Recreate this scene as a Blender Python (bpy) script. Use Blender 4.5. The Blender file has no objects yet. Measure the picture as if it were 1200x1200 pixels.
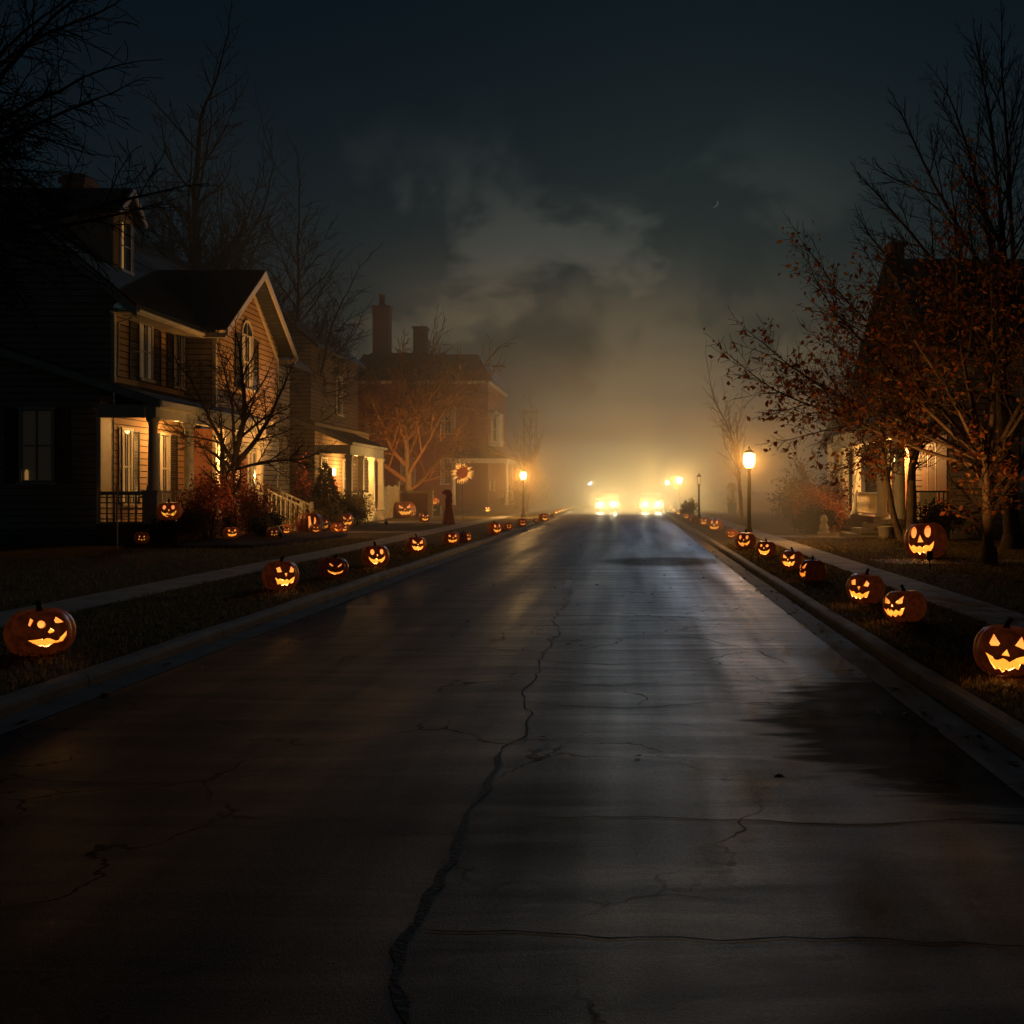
import bpy, math, random
import numpy as np
from mathutils import Vector, Matrix

R = math.radians
sc = bpy.context.scene
col = sc.collection
G = 0.11            # lawn level above the road surface
CAM_H = 1.61

# ------------------------------------------------------------------ helpers
def tag(o, label=None, cat=None, group=None, kind=None):
    if label: o['label'] = label
    if cat: o['category'] = cat
    if group: o['group'] = group
    if kind: o['kind'] = kind
    return o

def empty(name, x, y, z=G, rz=0, label=None, cat=None, group=None):
    o = bpy.data.objects.new(name, None)
    o.empty_display_size = 0.3
    col.objects.link(o)
    o.location = (x, y, z)
    o.rotation_euler = (0, 0, rz)
    return tag(o, label, cat, group)

def copy_tree(o, parent=None):
    c = o.copy()
    col.objects.link(c)
    c.parent = parent
    for ch in list(o.children):
        copy_tree(ch, c)
    return c

def link_mesh(name, me, mats, parent=None):
    for m in (mats if isinstance(mats, (list, tuple)) else [mats]):
        if m is not None: me.materials.append(m)
    o = bpy.data.objects.new(name, me)
    col.objects.link(o)
    if parent is not None: o.parent = parent
    return o

class MB:
    """collects geometry, links it as ONE mesh"""
    def __init__(s):
        s.v = []; s.f = []; s.m = []
    def add(s, vs, fs, m=0):
        b = len(s.v)
        s.v += [tuple(v) for v in vs]
        s.f += [tuple(i + b for i in f) for f in fs]
        s.m += [m] * len(fs)
    def box(s, x0, x1, y0, y1, z0, z1, m=0):
        s.add([(x0,y0,z0),(x1,y0,z0),(x1,y1,z0),(x0,y1,z0),(x0,y0,z1),(x1,y0,z1),(x1,y1,z1),(x0,y1,z1)],
              [(0,3,2,1),(4,5,6,7),(0,1,5,4),(1,2,6,5),(2,3,7,6),(3,0,4,7)], m)
    def tbox(s, T, u0, u1, n0, n1, z0, z1, m=0):
        p = [T(u,n,z) for z in (z0,z1) for (u,n) in ((u0,n0),(u1,n0),(u1,n1),(u0,n1))]
        s.add(p, [(0,3,2,1),(4,5,6,7),(0,1,5,4),(1,2,6,5),(2,3,7,6),(3,0,4,7)], m)
    def quad(s, a, b, c, d, m=0):
        s.add([a,b,c,d], [(0,1,2,3)], m)
    def tube(s, pts, radii, n=6, m=0, cap=True):
        pts = [Vector(p) for p in pts]
        vs = []
        prev = None
        for i, p in enumerate(pts):
            t = (pts[min(i+1,len(pts)-1)] - pts[max(i-1,0)])
            if t.length < 1e-9: t = Vector((0,0,1))
            t.normalize()
            if prev is None:
                a = Vector((1,0,0)) if abs(t.x) < .8 else Vector((0,1,0))
                u = t.cross(a).normalized()
            else:
                u = prev - t * prev.dot(t)
                if u.length < 1e-6: u = t.orthogonal()
                u.normalize()
            prev = u
            w = t.cross(u)
            for k in range(n):
                an = 2*math.pi*k/n
                vs.append(p + (u*math.cos(an) + w*math.sin(an))*radii[i])
        fs = []
        for i in range(len(pts)-1):
            for k in range(n):
                fs.append((i*n+k, i*n+(k+1)%n, (i+1)*n+(k+1)%n, (i+1)*n+k))
        if cap:
            fs.append(tuple(range(n-1,-1,-1)))
            b = (len(pts)-1)*n
            fs.append(tuple(range(b, b+n)))
        s.add(vs, fs, m)
    def lathe(s, cx, cy, prof, n=16, m=0, flute=0, nf=8):
        vs = []
        for r, z in prof:
            for k in range(n):
                a = 2*math.pi*k/n
                rr = r*(1 - flute*(0.5+0.5*math.cos(nf*a)))
                vs.append((cx+rr*math.cos(a), cy+rr*math.sin(a), z))
        fs = []
        for i in range(len(prof)-1):
            for k in range(n):
                fs.append((i*n+k, i*n+(k+1)%n, (i+1)*n+(k+1)%n, (i+1)*n+k))
        fs.append(tuple(range(n-1,-1,-1)))
        b = (len(prof)-1)*n
        fs.append(tuple(range(b,b+n)))
        s.add(vs, fs, m)
    def slab(s, a, b, c, d, t, m=0):
        """thick sheet: a,b,c,d its top corners, t its thickness downwards"""
        dn = Vector((0,0,-t))
        p = [Vector(q) for q in (a,b,c,d)]
        s.add(p + [q+dn for q in p], [(0,1,2,3),(7,6,5,4),(0,4,5,1),(1,5,6,2),(2,6,7,3),(3,7,4,0)], m)
    def bar(s, a, b, w, h, m=0):
        """a straight rectangular bar from a to b, w wide (horizontal), h tall"""
        a = Vector(a); b = Vector(b); t = (b-a).normalized()
        side = t.cross(Vector((0,0,1)))
        if side.length < 1e-4: side = Vector((1,0,0))
        side.normalize(); up = side.cross(t).normalized()
        p = []
        for q in (a,b):
            for (i,j) in ((-1,-1),(1,-1),(1,1),(-1,1)):
                p.append(q + side*(i*w/2) + up*(j*h/2))
        s.add(p, [(0,1,2,3),(7,6,5,4),(0,4,5,1),(1,5,6,2),(2,6,7,3),(3,7,4,0)], m)
    def build(s, name, mats, parent=None, smooth=False, at=None):
        """coordinates are street x, y and height over the lawn; stored relative to the parent (or to at)"""
        ox = oy = 0.0
        if parent is not None:
            q = parent
            while q is not None:
                ox += q.location.x; oy += q.location.y
                q = q.parent
        elif at is not None:
            ox, oy = at[0], at[1]
        me = bpy.data.meshes.new(name)
        me.from_pydata([(x-ox, y-oy, z) for x,y,z in s.v], [], s.f)
        me.polygons.foreach_set('material_index', s.m)
        if smooth: me.polygons.foreach_set('use_smooth', [True]*len(s.f))
        me.update()
        o = link_mesh(name, me, mats, parent)
        if parent is None:
            o.location = (ox, oy, at[2] if at is not None and len(at) > 2 else G)
        return o

def np_mesh(name, V, F, mats, parent=None):
    """V (n,3) array, F (m,k) array of equal sized polygons"""
    me = bpy.data.meshes.new(name)
    V = np.asarray(V, np.float32); F = np.asarray(F, np.int32)
    k = F.shape[1]
    me.vertices.add(len(V)); me.vertices.foreach_set('co', V.ravel())
    me.loops.add(F.size); me.loops.foreach_set('vertex_index', F.ravel())
    me.polygons.add(len(F))
    me.polygons.foreach_set('loop_start', np.arange(0, F.size, k, dtype=np.int32))
    me.update(calc_edges=True); me.validate()
    return link_mesh(name, me, mats, parent)

# ------------------------------------------------------------------ materials
def newmat(name):
    m = bpy.data.materials.new(name); m.use_nodes = True
    nt = m.node_tree
    b = nt.nodes['Principled BSDF']
    return m, nt, nt.nodes, nt.links, b

def N(nt, t, **kw):
    n = nt.nodes.new(t)
    for k, v in kw.items():
        if k in n.inputs: n.inputs[k].default_value = v
        else: setattr(n, k, v)
    return n

def ramp(nt, stops):
    r = nt.nodes.new('ShaderNodeValToRGB')
    e = r.color_ramp.elements
    while len(e) < len(stops): e.new(0.5)
    for el, (p, c) in zip(e, stops):
        el.position = p; el.color = (c[0], c[1], c[2], 1)
    return r

def surf(name, c, rough=.7, amt=.3, scale=6., bump=.15, spec=.3, bscale=40., metal=0., coords='Object'):
    """a worn surface: large soft tone changes, fine grain, a little bump"""
    m, nt, ns, ln, b = newmat(name)
    tc = N(nt, 'ShaderNodeTexCoord')
    n1 = N(nt, 'ShaderNodeTexNoise', Scale=scale, Detail=6., Roughness=.62)
    ln.new(tc.outputs[coords], n1.inputs['Vector'])
    r = ramp(nt, [(.28, [x*(1-amt) for x in c]), (.72, [min(1, x*(1+amt)) for x in c])])
    ln.new(n1.outputs['Fac'], r.inputs['Fac'])
    ln.new(r.outputs['Color'], b.inputs['Base Color'])
    n2 = N(nt, 'ShaderNodeTexNoise', Scale=bscale, Detail=4.)
    ln.new(tc.outputs[coords], n2.inputs['Vector'])
    bp = N(nt, 'ShaderNodeBump', Strength=bump, Distance=.02)
    ln.new(n2.outputs['Fac'], bp.inputs['Height'])
    ln.new(bp.outputs['Normal'], b.inputs['Normal'])
    b.inputs['Roughness'].default_value = rough
    b.inputs['Specular IOR Level'].default_value = spec
    b.inputs['Metallic'].default_value = metal
    return m

def glow(name, c, strength, base=(.8,.7,.5)):
    m, nt, ns, ln, b = newmat(name)
    b.inputs['Base Color'].default_value = (*base, 1)
    b.inputs['Roughness'].default_value = .4
    b.inputs['Emission Color'].default_value = (*c, 1)
    b.inputs['Emission Strength'].default_value = strength
    return m

def leafmat(name, cols, rough=.55, transl=True):
    """leaves: every leaf (mesh island) its own tone"""
    m, nt, ns, ln, b = newmat(name)
    g = N(nt, 'ShaderNodeNewGeometry')
    n = len(cols)
    r = ramp(nt, [((i+.5)/n, c) for i, c in enumerate(cols)])
    ln.new(g.outputs['Random Per Island'], r.inputs['Fac'])
    ln.new(r.outputs['Color'], b.inputs['Base Color'])
    b.inputs['Roughness'].default_value = rough
    b.inputs['Specular IOR Level'].default_value = .25
    if transl:
        t = N(nt, 'ShaderNodeBsdfTranslucent')
        ln.new(r.outputs['Color'], t.inputs['Color'])
        mx = N(nt, 'ShaderNodeMixShader'); mx.inputs['Fac'].default_value = .4
        ln.new(b.outputs[0], mx.inputs[1]); ln.new(t.outputs[0], mx.inputs[2])
        ln.new(mx.outputs[0], ns['Material Output'].inputs['Surface'])
    return m

def brickmat(name, c1, c2, mortar, scale=1.0):
    m, nt, ns, ln, b = newmat(name)
    tc = N(nt, 'ShaderNodeTexCoord')
    # bricks run along x or y according to the face: x + y works for axis-aligned walls
    sp = N(nt, 'ShaderNodeSeparateXYZ'); ln.new(tc.outputs['Object'], sp.inputs[0])
    ad = N(nt, 'ShaderNodeMath', operation='ADD'); ln.new(sp.outputs[0], ad.inputs[0]); ln.new(sp.outputs[1], ad.inputs[1])
    cb = N(nt, 'ShaderNodeCombineXYZ'); ln.new(ad.outputs[0], cb.inputs[0]); ln.new(sp.outputs[2], cb.inputs[1])
    br = N(nt, 'ShaderNodeTexBrick', Scale=scale)
    br.inputs['Color1'].default_value = (*c1,1); br.inputs['Color2'].default_value = (*c2,1); br.inputs['Mortar'].default_value = (*mortar,1)
    br.inputs['Brick Width'].default_value = .22; br.inputs['Row Height'].default_value = .075; br.inputs['Mortar Size'].default_value = .008
    ln.new(cb.outputs[0], br.inputs['Vector'])
    nz = N(nt, 'ShaderNodeTexNoise', Scale=1.3, Detail=5.); ln.new(tc.outputs['Object'], nz.inputs['Vector'])
    mx = N(nt, 'ShaderNodeMix', data_type='RGBA', blend_type='MULTIPLY'); mx.inputs['Factor'].default_value = .6
    ln.new(br.outputs['Color'], mx.inputs['A']); ln.new(nz.outputs['Fac'], mx.inputs['B'])
    ln.new(mx.outputs['Result'], b.inputs['Base Color'])
    bp = N(nt, 'ShaderNodeBump', Strength=.4, Distance=.01); bp.invert = True
    ln.new(br.outputs['Fac'], bp.inputs['Height']); ln.new(bp.outputs['Normal'], b.inputs['Normal'])
    b.inputs['Roughness'].default_value = .85
    return m

def shinglemat(name, c):
    m, nt, ns, ln, b = newmat(name)
    tc = N(nt, 'ShaderNodeTexCoord')
    sp = N(nt, 'ShaderNodeSeparateXYZ'); ln.new(tc.outputs['Object'], sp.inputs[0])
    ad = N(nt, 'ShaderNodeMath', operation='ADD'); ln.new(sp.outputs[0], ad.inputs[0]); ln.new(sp.outputs[1], ad.inputs[1])
    cb = N(nt, 'ShaderNodeCombineXYZ'); ln.new(ad.outputs[0], cb.inputs[0]); ln.new(sp.outputs[2], cb.inputs[1])
    br = N(nt, 'ShaderNodeTexBrick', Scale=1.)
    br.inputs['Color1'].default_value = (*[x*.75 for x in c],1); br.inputs['Color2'].default_value = (*[x*1.3 for x in c],1); br.inputs['Mortar'].default_value = (*[x*.35 for x in c],1)
    br.inputs['Brick Width'].default_value = .32; br.inputs['Row Height'].default_value = .11; br.inputs['Mortar Size'].default_value = .012
    ln.new(cb.outputs[0], br.inputs['Vector'])
    nz = N(nt, 'ShaderNodeTexNoise', Scale=.8, Detail=6.); ln.new(tc.outputs['Object'], nz.inputs['Vector'])
    mx = N(nt, 'ShaderNodeMix', data_type='RGBA', blend_type='MULTIPLY'); mx.inputs['Factor'].default_value = .7
    ln.new(br.outputs['Color'], mx.inputs['A']); ln.new(nz.outputs['Fac'], mx.inputs['B'])
    ln.new(mx.outputs['Result'], b.inputs['Base Color'])
    bp = N(nt, 'ShaderNodeBump', Strength=.5, Distance=.015); bp.invert = True
    ln.new(br.outputs['Fac'], bp.inputs['Height']); ln.new(bp.outputs['Normal'], b.inputs['Normal'])
    b.inputs['Roughness'].default_value = .8
    return m

M = {}
M['siding'] = surf('siding_paint', (.52,.34,.19), .65, .16, 1.2, .08)
M['siding_lap_shade'] = surf('painted_lap_shade', (.05,.035,.025), .9, .2, 3., .1)  # lap shadow line painted as a dark strip at each board's foot
M['siding_dark'] = surf('side_wall_paint', (.46,.37,.28), .8, .25, .9, .1)
M['trim'] = surf('cream_trim_paint', (.74,.68,.54), .5, .12, 2.5, .05)
M['trim_grey'] = surf('weathered_trim_paint', (.55,.5,.44), .6, .2, 2.5, .05)
M['shutter'] = surf('dark_shutter_paint', (.025,.03,.035), .5, .3, 5., .1)
M['redwall'] = surf('red_brown_panel', (.36,.15,.09), .7, .12, 2., .08)
M['roof'] = shinglemat('slate_blue_shingles', (.075,.085,.09))
M['roof_brown'] = shinglemat('brown_shingles', (.10,.075,.055))
M['brick'] = brickmat('red_brick', (.42,.11,.055), (.30,.08,.045), (.26,.18,.14))
M['brick_dark'] = brickmat('dark_red_brick', (.24,.085,.055), (.17,.06,.04), (.17,.13,.10))
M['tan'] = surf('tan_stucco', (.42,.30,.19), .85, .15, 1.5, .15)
M['wood'] = surf('porch_boards', (.22,.15,.10), .7, .3, 5., .2)
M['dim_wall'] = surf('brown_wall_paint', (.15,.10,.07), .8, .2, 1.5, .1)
M['fence'] = surf('pale_fence_boards', (.62,.52,.34), .7, .28, 4., .2)
M['black_metal'] = surf('black_iron', (.02,.02,.02), .45, .3, 9., .1, .5)
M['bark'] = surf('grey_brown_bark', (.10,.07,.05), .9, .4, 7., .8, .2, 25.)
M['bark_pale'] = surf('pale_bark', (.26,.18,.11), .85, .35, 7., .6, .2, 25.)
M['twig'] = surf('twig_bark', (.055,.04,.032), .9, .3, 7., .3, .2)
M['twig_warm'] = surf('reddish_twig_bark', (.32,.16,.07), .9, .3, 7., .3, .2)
M['stone'] = surf('step_stone', (.42,.36,.28), .85, .25, 3., .3)
M['foundation'] = surf('foundation_block', (.20,.18,.16), .9, .25, 2., .3)
M['pale'] = surf('pale_weathered_stone', (.70,.62,.46), .8, .2, 4., .2)
M['redcloth'] = surf('dark_red_cloth', (.34,.045,.03), .85, .35, 7., .3)
M['cratewood'] = surf('dark_stained_crate', (.06,.045,.035), .7, .35, 8., .3)
M['curtain'] = surf('off_white_curtain', (.62,.56,.44), .9, .15, 12., .2)
M['curtain'].node_tree.nodes['Principled BSDF'].inputs['Emission Color'].default_value = (1,.72,.38,1)
M['curtain'].node_tree.nodes['Principled BSDF'].inputs['Emission Strength'].default_value = .035  # faint emission: room light put into the cloth
M['curtain_dim'] = surf('grey_curtain', (.30,.27,.23), .9, .2, 12., .2)
M['curtain_dim'].node_tree.nodes['Principled BSDF'].inputs['Emission Color'].default_value = (1,.8,.55,1)
M['curtain_dim'].node_tree.nodes['Principled BSDF'].inputs['Emission Strength'].default_value = .005  # very faint emission in place of room light
M['curtain_glow'] = surf('emissive_curtain', (.62,.5,.3), .9, .15, 12., .2)
M['curtain_glow'].node_tree.nodes['Principled BSDF'].inputs['Emission Color'].default_value = (1,.5,.13,1)
M['curtain_glow'].node_tree.nodes['Principled BSDF'].inputs['Emission Strength'].default_value = .22  # emission stands in for lamps in the rooms behind
M['glass'] = surf('dark_window_glass', (.012,.012,.012), .08, .4, 2., .02, .6, 3.)
def lampglass(name, c, k):
    m, nt, ns, ln, b = newmat(name)
    e = N(nt, 'ShaderNodeEmission'); e.inputs['Color'].default_value = (*c,1); e.inputs['Strength'].default_value = k
    t = N(nt, 'ShaderNodeBsdfTransparent'); a = N(nt, 'ShaderNodeAddShader')
    ln.new(e.outputs[0], a.inputs[0]); ln.new(t.outputs[0], a.inputs[1]); ln.new(a.outputs[0], ns['Material Output'].inputs['Surface'])
    return m
M['lamp_glass'] = lampglass('lit_lamp_glass', (1.0,.62,.22), 5.)
M['lamp_glass_off'] = lampglass('unlit_glass_faint_glow', (1.0,.62,.25), .10)  # faint emission makes the unlit glass look paler
M['lamp_glass_far'] = lampglass('lit_lamp_glass_distant', (1.0,.66,.26), 45.)
M['lantern_glass'] = lampglass('porch_lantern_glass', (1.0,.62,.22), 3.)
M['headlamp'] = glow('headlamp_lens', (1.0,.82,.5), 1.5)
M['chrome'] = surf('dull_chrome', (.5,.5,.5), .25, .1, 5., .02, .5, 40., 1.)
M['carpaint'] = surf('dark_car_paint', (.025,.025,.03), .7, .2, 3., .02, .1)
M['screen'] = surf('misted_windscreen', (.012,.012,.014), .6, .2, 3., .02, .1)
M['tyre'] = surf('tyre_rubber', (.02,.02,.02), .85, .2, 9., .2)
M['moon'] = glow('pale_moon_surface', (.75,.85,.8), .06)
M['stem'] = surf('pumpkin_stem', (.10,.085,.04), .85, .4, 20., .5, .2, 60.)

# pumpkin skin: mottled orange; faint emission stands in for candlelight through the flesh
def pumpkin_skin(name, c, e):
    m, nt, ns, ln, b = newmat(name)
    tc = N(nt, 'ShaderNodeTexCoord')
    n1 = N(nt, 'ShaderNodeTexNoise', Scale=3.5, Detail=6.); ln.new(tc.outputs['Object'], n1.inputs['Vector'])
    r = ramp(nt, [(.3, [x*.6 for x in c]), (.55, c), (.8, [c[0]*1.15, c[1]*1.25, c[2]])])
    ln.new(n1.outputs['Fac'], r.inputs['Fac']); ln.new(r.outputs['Color'], b.inputs['Base Color'])
    b.inputs['Roughness'].default_value = .42
    b.inputs['Specular IOR Level'].default_value = .4
    n2 = N(nt, 'ShaderNodeTexNoise', Scale=60., Detail=3.); ln.new(tc.outputs['Object'], n2.inputs['Vector'])
    bp = N(nt, 'ShaderNodeBump', Strength=.12, Distance=.01); ln.new(n2.outputs['Fac'], bp.inputs['Height']); ln.new(bp.outputs['Normal'], b.inputs['Normal'])
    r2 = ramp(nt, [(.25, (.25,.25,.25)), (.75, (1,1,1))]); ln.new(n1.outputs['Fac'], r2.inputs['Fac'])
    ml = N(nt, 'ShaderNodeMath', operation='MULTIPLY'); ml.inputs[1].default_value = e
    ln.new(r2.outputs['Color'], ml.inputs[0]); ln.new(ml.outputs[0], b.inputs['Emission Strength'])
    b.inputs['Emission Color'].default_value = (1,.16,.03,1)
    return m
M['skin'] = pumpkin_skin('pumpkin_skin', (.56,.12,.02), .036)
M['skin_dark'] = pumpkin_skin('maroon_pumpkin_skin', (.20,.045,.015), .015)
M['flesh'] = glow('pumpkin_flesh', (1.0,.27,.035), .5, (.45,.2,.05))  # cut walls emit: candlelight put into the flesh colour
# candlelight put into the hollow as emission: yellow near the flame, orange further up
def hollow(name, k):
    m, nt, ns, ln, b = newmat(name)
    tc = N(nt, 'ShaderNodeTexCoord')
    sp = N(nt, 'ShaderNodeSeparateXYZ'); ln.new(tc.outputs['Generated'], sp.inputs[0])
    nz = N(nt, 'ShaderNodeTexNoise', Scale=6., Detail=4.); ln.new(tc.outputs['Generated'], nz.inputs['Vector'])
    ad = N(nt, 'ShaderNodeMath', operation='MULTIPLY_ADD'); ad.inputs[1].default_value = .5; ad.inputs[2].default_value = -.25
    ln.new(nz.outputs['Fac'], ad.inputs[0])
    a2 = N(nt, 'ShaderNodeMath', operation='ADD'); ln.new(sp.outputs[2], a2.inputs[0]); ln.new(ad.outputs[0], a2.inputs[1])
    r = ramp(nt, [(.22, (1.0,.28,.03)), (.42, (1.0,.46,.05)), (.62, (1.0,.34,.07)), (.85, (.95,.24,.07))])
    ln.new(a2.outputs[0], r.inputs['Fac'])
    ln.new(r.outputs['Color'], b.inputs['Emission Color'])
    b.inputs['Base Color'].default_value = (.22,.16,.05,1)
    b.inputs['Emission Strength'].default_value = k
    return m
M['hollow'] = hollow('emissive_hollow', .88)
M['hollow_far'] = hollow('emissive_hollow_distant', 5.)
M['hollow_dim'] = hollow('emissive_hollow_dim', .5)

M['leaf_orange'] = leafmat('autumn_leaves', [(.40,.10,.025),(.52,.17,.035),(.24,.07,.025),(.58,.27,.05),(.32,.11,.03)])
M['leaf_red'] = leafmat('red_bush_leaves', [(.20,.03,.02),(.30,.055,.03),(.13,.025,.015),(.34,.10,.04)])
M['leaf_dark'] = leafmat('dark_evergreen', [(.018,.025,.014),(.03,.036,.02),(.012,.018,.01)])
M['leaf_pale'] = leafmat('pale_yellow_leaves', [(.42,.33,.13),(.30,.24,.09),(.5,.38,.14),(.22,.17,.06)])
M['leaf_ochre'] = leafmat('ochre_tree_leaves', [(.34,.15,.04),(.26,.09,.025),(.42,.24,.07),(.18,.07,.02)])
M['litter'] = leafmat('fallen_leaves', [(.16,.075,.03),(.22,.10,.03),(.10,.055,.025),(.26,.15,.05)], .7, False)
M['grass_blade'] = leafmat('grass_blades', [(.22,.16,.06),(.34,.23,.09),(.15,.13,.05),(.42,.28,.11)], .7, True)

# ------------------------------------------------------------------ the setting
def asphalt():
    m, nt, ns, ln, b = newmat('worn_asphalt')
    tc = N(nt, 'ShaderNodeTexCoord')
    P = tc.outputs['Object']
    sp = N(nt, 'ShaderNodeSeparateXYZ'); ln.new(P, sp.inputs[0])
    def math_(op, a, bb=None, c=None, clamp=False):
        n = N(nt, 'ShaderNodeMath', operation=op); n.use_clamp = clamp
        for i, q in enumerate((a, bb, c)):
            if q is None: continue
            if isinstance(q, (int, float)): n.inputs[i].default_value = q
            else: ln.new(q, n.inputs[i])
        return n.outputs[0]
    big = N(nt, 'ShaderNodeTexNoise', Scale=.55, Detail=7., Roughness=.65); ln.new(P, big.inputs['Vector'])
    fine = N(nt, 'ShaderNodeTexNoise', Scale=120., Detail=4., Roughness=.7); ln.new(P, fine.inputs['Vector'])
    mp = N(nt, 'ShaderNodeMapping'); mp.inputs['Scale'].default_value = (.35,2.2,1); ln.new(P, mp.inputs['Vector'])
    streak = N(nt, 'ShaderNodeTexNoise', Scale=1.6, Detail=6., Roughness=.6, Distortion=.8); ln.new(mp.outputs[0], streak.inputs['Vector'])
    mp2 = N(nt, 'ShaderNodeMapping'); mp2.inputs['Scale'].default_value = (1.3,.06,1); ln.new(P, mp2.inputs['Vector'])
    lane = N(nt, 'ShaderNodeTexNoise', Scale=1.2, Detail=3.); ln.new(mp2.outputs[0], lane.inputs['Vector'])
    # stains: soft ellipses broken up by noise
    def stain(cx, cy, rx, ry, soft=.35):
        dx = math_('DIVIDE', math_('SUBTRACT', sp.outputs[0], cx), rx)
        dy = math_('DIVIDE', math_('SUBTRACT', sp.outputs[1], cy), ry)
        d = math_('SQRT', math_('ADD', math_('MULTIPLY', dx, dx), math_('MULTIPLY', dy, dy)))
        d = math_('ADD', d, math_('MULTIPLY', math_('SUBTRACT', streak.outputs['Fac'], .5), 1.3))
        mr = N(nt, 'ShaderNodeMapRange', interpolation_type='SMOOTHSTEP'); ln.new(d, mr.inputs['Value'])
        mr.inputs['From Min'].default_value = 1+soft; mr.inputs['From Max'].default_value = 1-soft
        return mr.outputs['Result']
    st = math_('MAXIMUM', stain(2.15,7.4,1.15,2.0,.15), math_('MULTIPLY', stain(.7,25,1.3,1.5), .8))
    st = math_('MAXIMUM', st, math_('MULTIPLY', stain(-.6,5.4,.8,.7,.5), .35))
    fb = math_('MULTIPLY', fine.outputs['Fac'], .5)
    tone = math_('ADD', math_('ADD', math_('MULTIPLY', big.outputs['Fac'], .7), math_('MULTIPLY', streak.outputs['Fac'], .35)), fb)
    tone = math_('MULTIPLY_ADD', tone, .036, -.009)
    grit = N(nt, 'ShaderNodeTexVoronoi', Scale=130.); ln.new(P, grit.inputs['Vector'])
    gs = N(nt, 'ShaderNodeSeparateColor'); ln.new(grit.outputs['Color'], gs.inputs[0])
    tone = math_('MULTIPLY', tone, math_('MULTIPLY_ADD', math_('POWER', gs.outputs[0], 3), 1.6, .6))
    # fine crack network, strongest along the middle of the carriageway
    wv = N(nt, 'ShaderNodeTexNoise', Scale=1.7, Detail=5.); ln.new(P, wv.inputs['Vector'])
    wa = N(nt, 'ShaderNodeMix', data_type='RGBA', blend_type='ADD'); wa.inputs['Factor'].default_value = .9; ln.new(P, wa.inputs['A']); ln.new(wv.outputs['Color'], wa.inputs['B'])
    mc = N(nt, 'ShaderNodeMapping'); mc.inputs['Scale'].default_value = (.75,.62,1); ln.new(wa.outputs['Result'], mc.inputs['Vector'])
    ve = N(nt, 'ShaderNodeTexVoronoi', Scale=1., feature='DISTANCE_TO_EDGE'); ln.new(mc.outputs[0], ve.inputs['Vector'])
    cm_ = N(nt, 'ShaderNodeMapRange', interpolation_type='SMOOTHSTEP'); ln.new(big.outputs['Fac'], cm_.inputs['Value'])
    cm_.inputs['From Min'].default_value = .44; cm_.inputs['From Max'].default_value = .60
    ce = N(nt, 'ShaderNodeMapRange', interpolation_type='SMOOTHSTEP'); ln.new(ve.outputs['Distance'], ce.inputs['Value'])
    ce.inputs['From Min'].default_value = .004; ce.inputs['From Max'].default_value = .014; ce.inputs['To Min'].default_value = 1; ce.inputs['To Max'].default_value = 0
    ck = math_('MULTIPLY', ce.outputs['Result'], cm_.outputs['Result'])
    tone = math_('MULTIPLY', tone, math_('MULTIPLY_ADD', ck, -.8, 1))
    tone = math_('MAXIMUM', tone, .004)
    tone = math_('MULTIPLY', tone, math_('MULTIPLY_ADD', st, -.72, 1))
    cb = N(nt, 'ShaderNodeCombineColor')
    ln.new(math_('MULTIPLY', tone, .46), cb.inputs[0]); ln.new(math_('MULTIPLY', tone, .86), cb.inputs[1]); ln.new(math_('MULTIPLY', tone, 1.15), cb.inputs[2])
    ln.new(cb.outputs[0], b.inputs['Base Color'])
    b.inputs['Specular Tint'].default_value = (.42,.78,1,1)
    rg = math_('ADD', math_('MULTIPLY_ADD', streak.outputs['Fac'], .35, .33), math_('MULTIPLY_ADD', lane.outputs['Fac'], .5, -.25))
    rg = math_('ADD', rg, math_('MULTIPLY', st, .2))
    ln.new(math_('MINIMUM', math_('MAXIMUM', rg, .36), .95), b.inputs['Roughness'])
    ln.new(math_('MULTIPLY', math_('MULTIPLY_ADD', st, -.07, .085), math_('MULTIPLY_ADD', ck, -.9, 1)), b.inputs['Specular IOR Level'])
    bp = N(nt, 'ShaderNodeBump', Strength=.6, Distance=.006); ln.new(math_('ADD', fine.outputs['Fac'], math_('MULTIPLY', gs.outputs[1], .45)), bp.inputs['Height'])
    bp2 = N(nt, 'ShaderNodeBump', Strength=.12, Distance=.04); ln.new(streak.outputs['Fac'], bp2.inputs['Height'])
    ln.new(bp.outputs['Normal'], bp2.inputs['Normal']); ln.new(bp2.outputs['Normal'], b.inputs['Normal'])
    return m
M['asphalt'] = asphalt()

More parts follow.
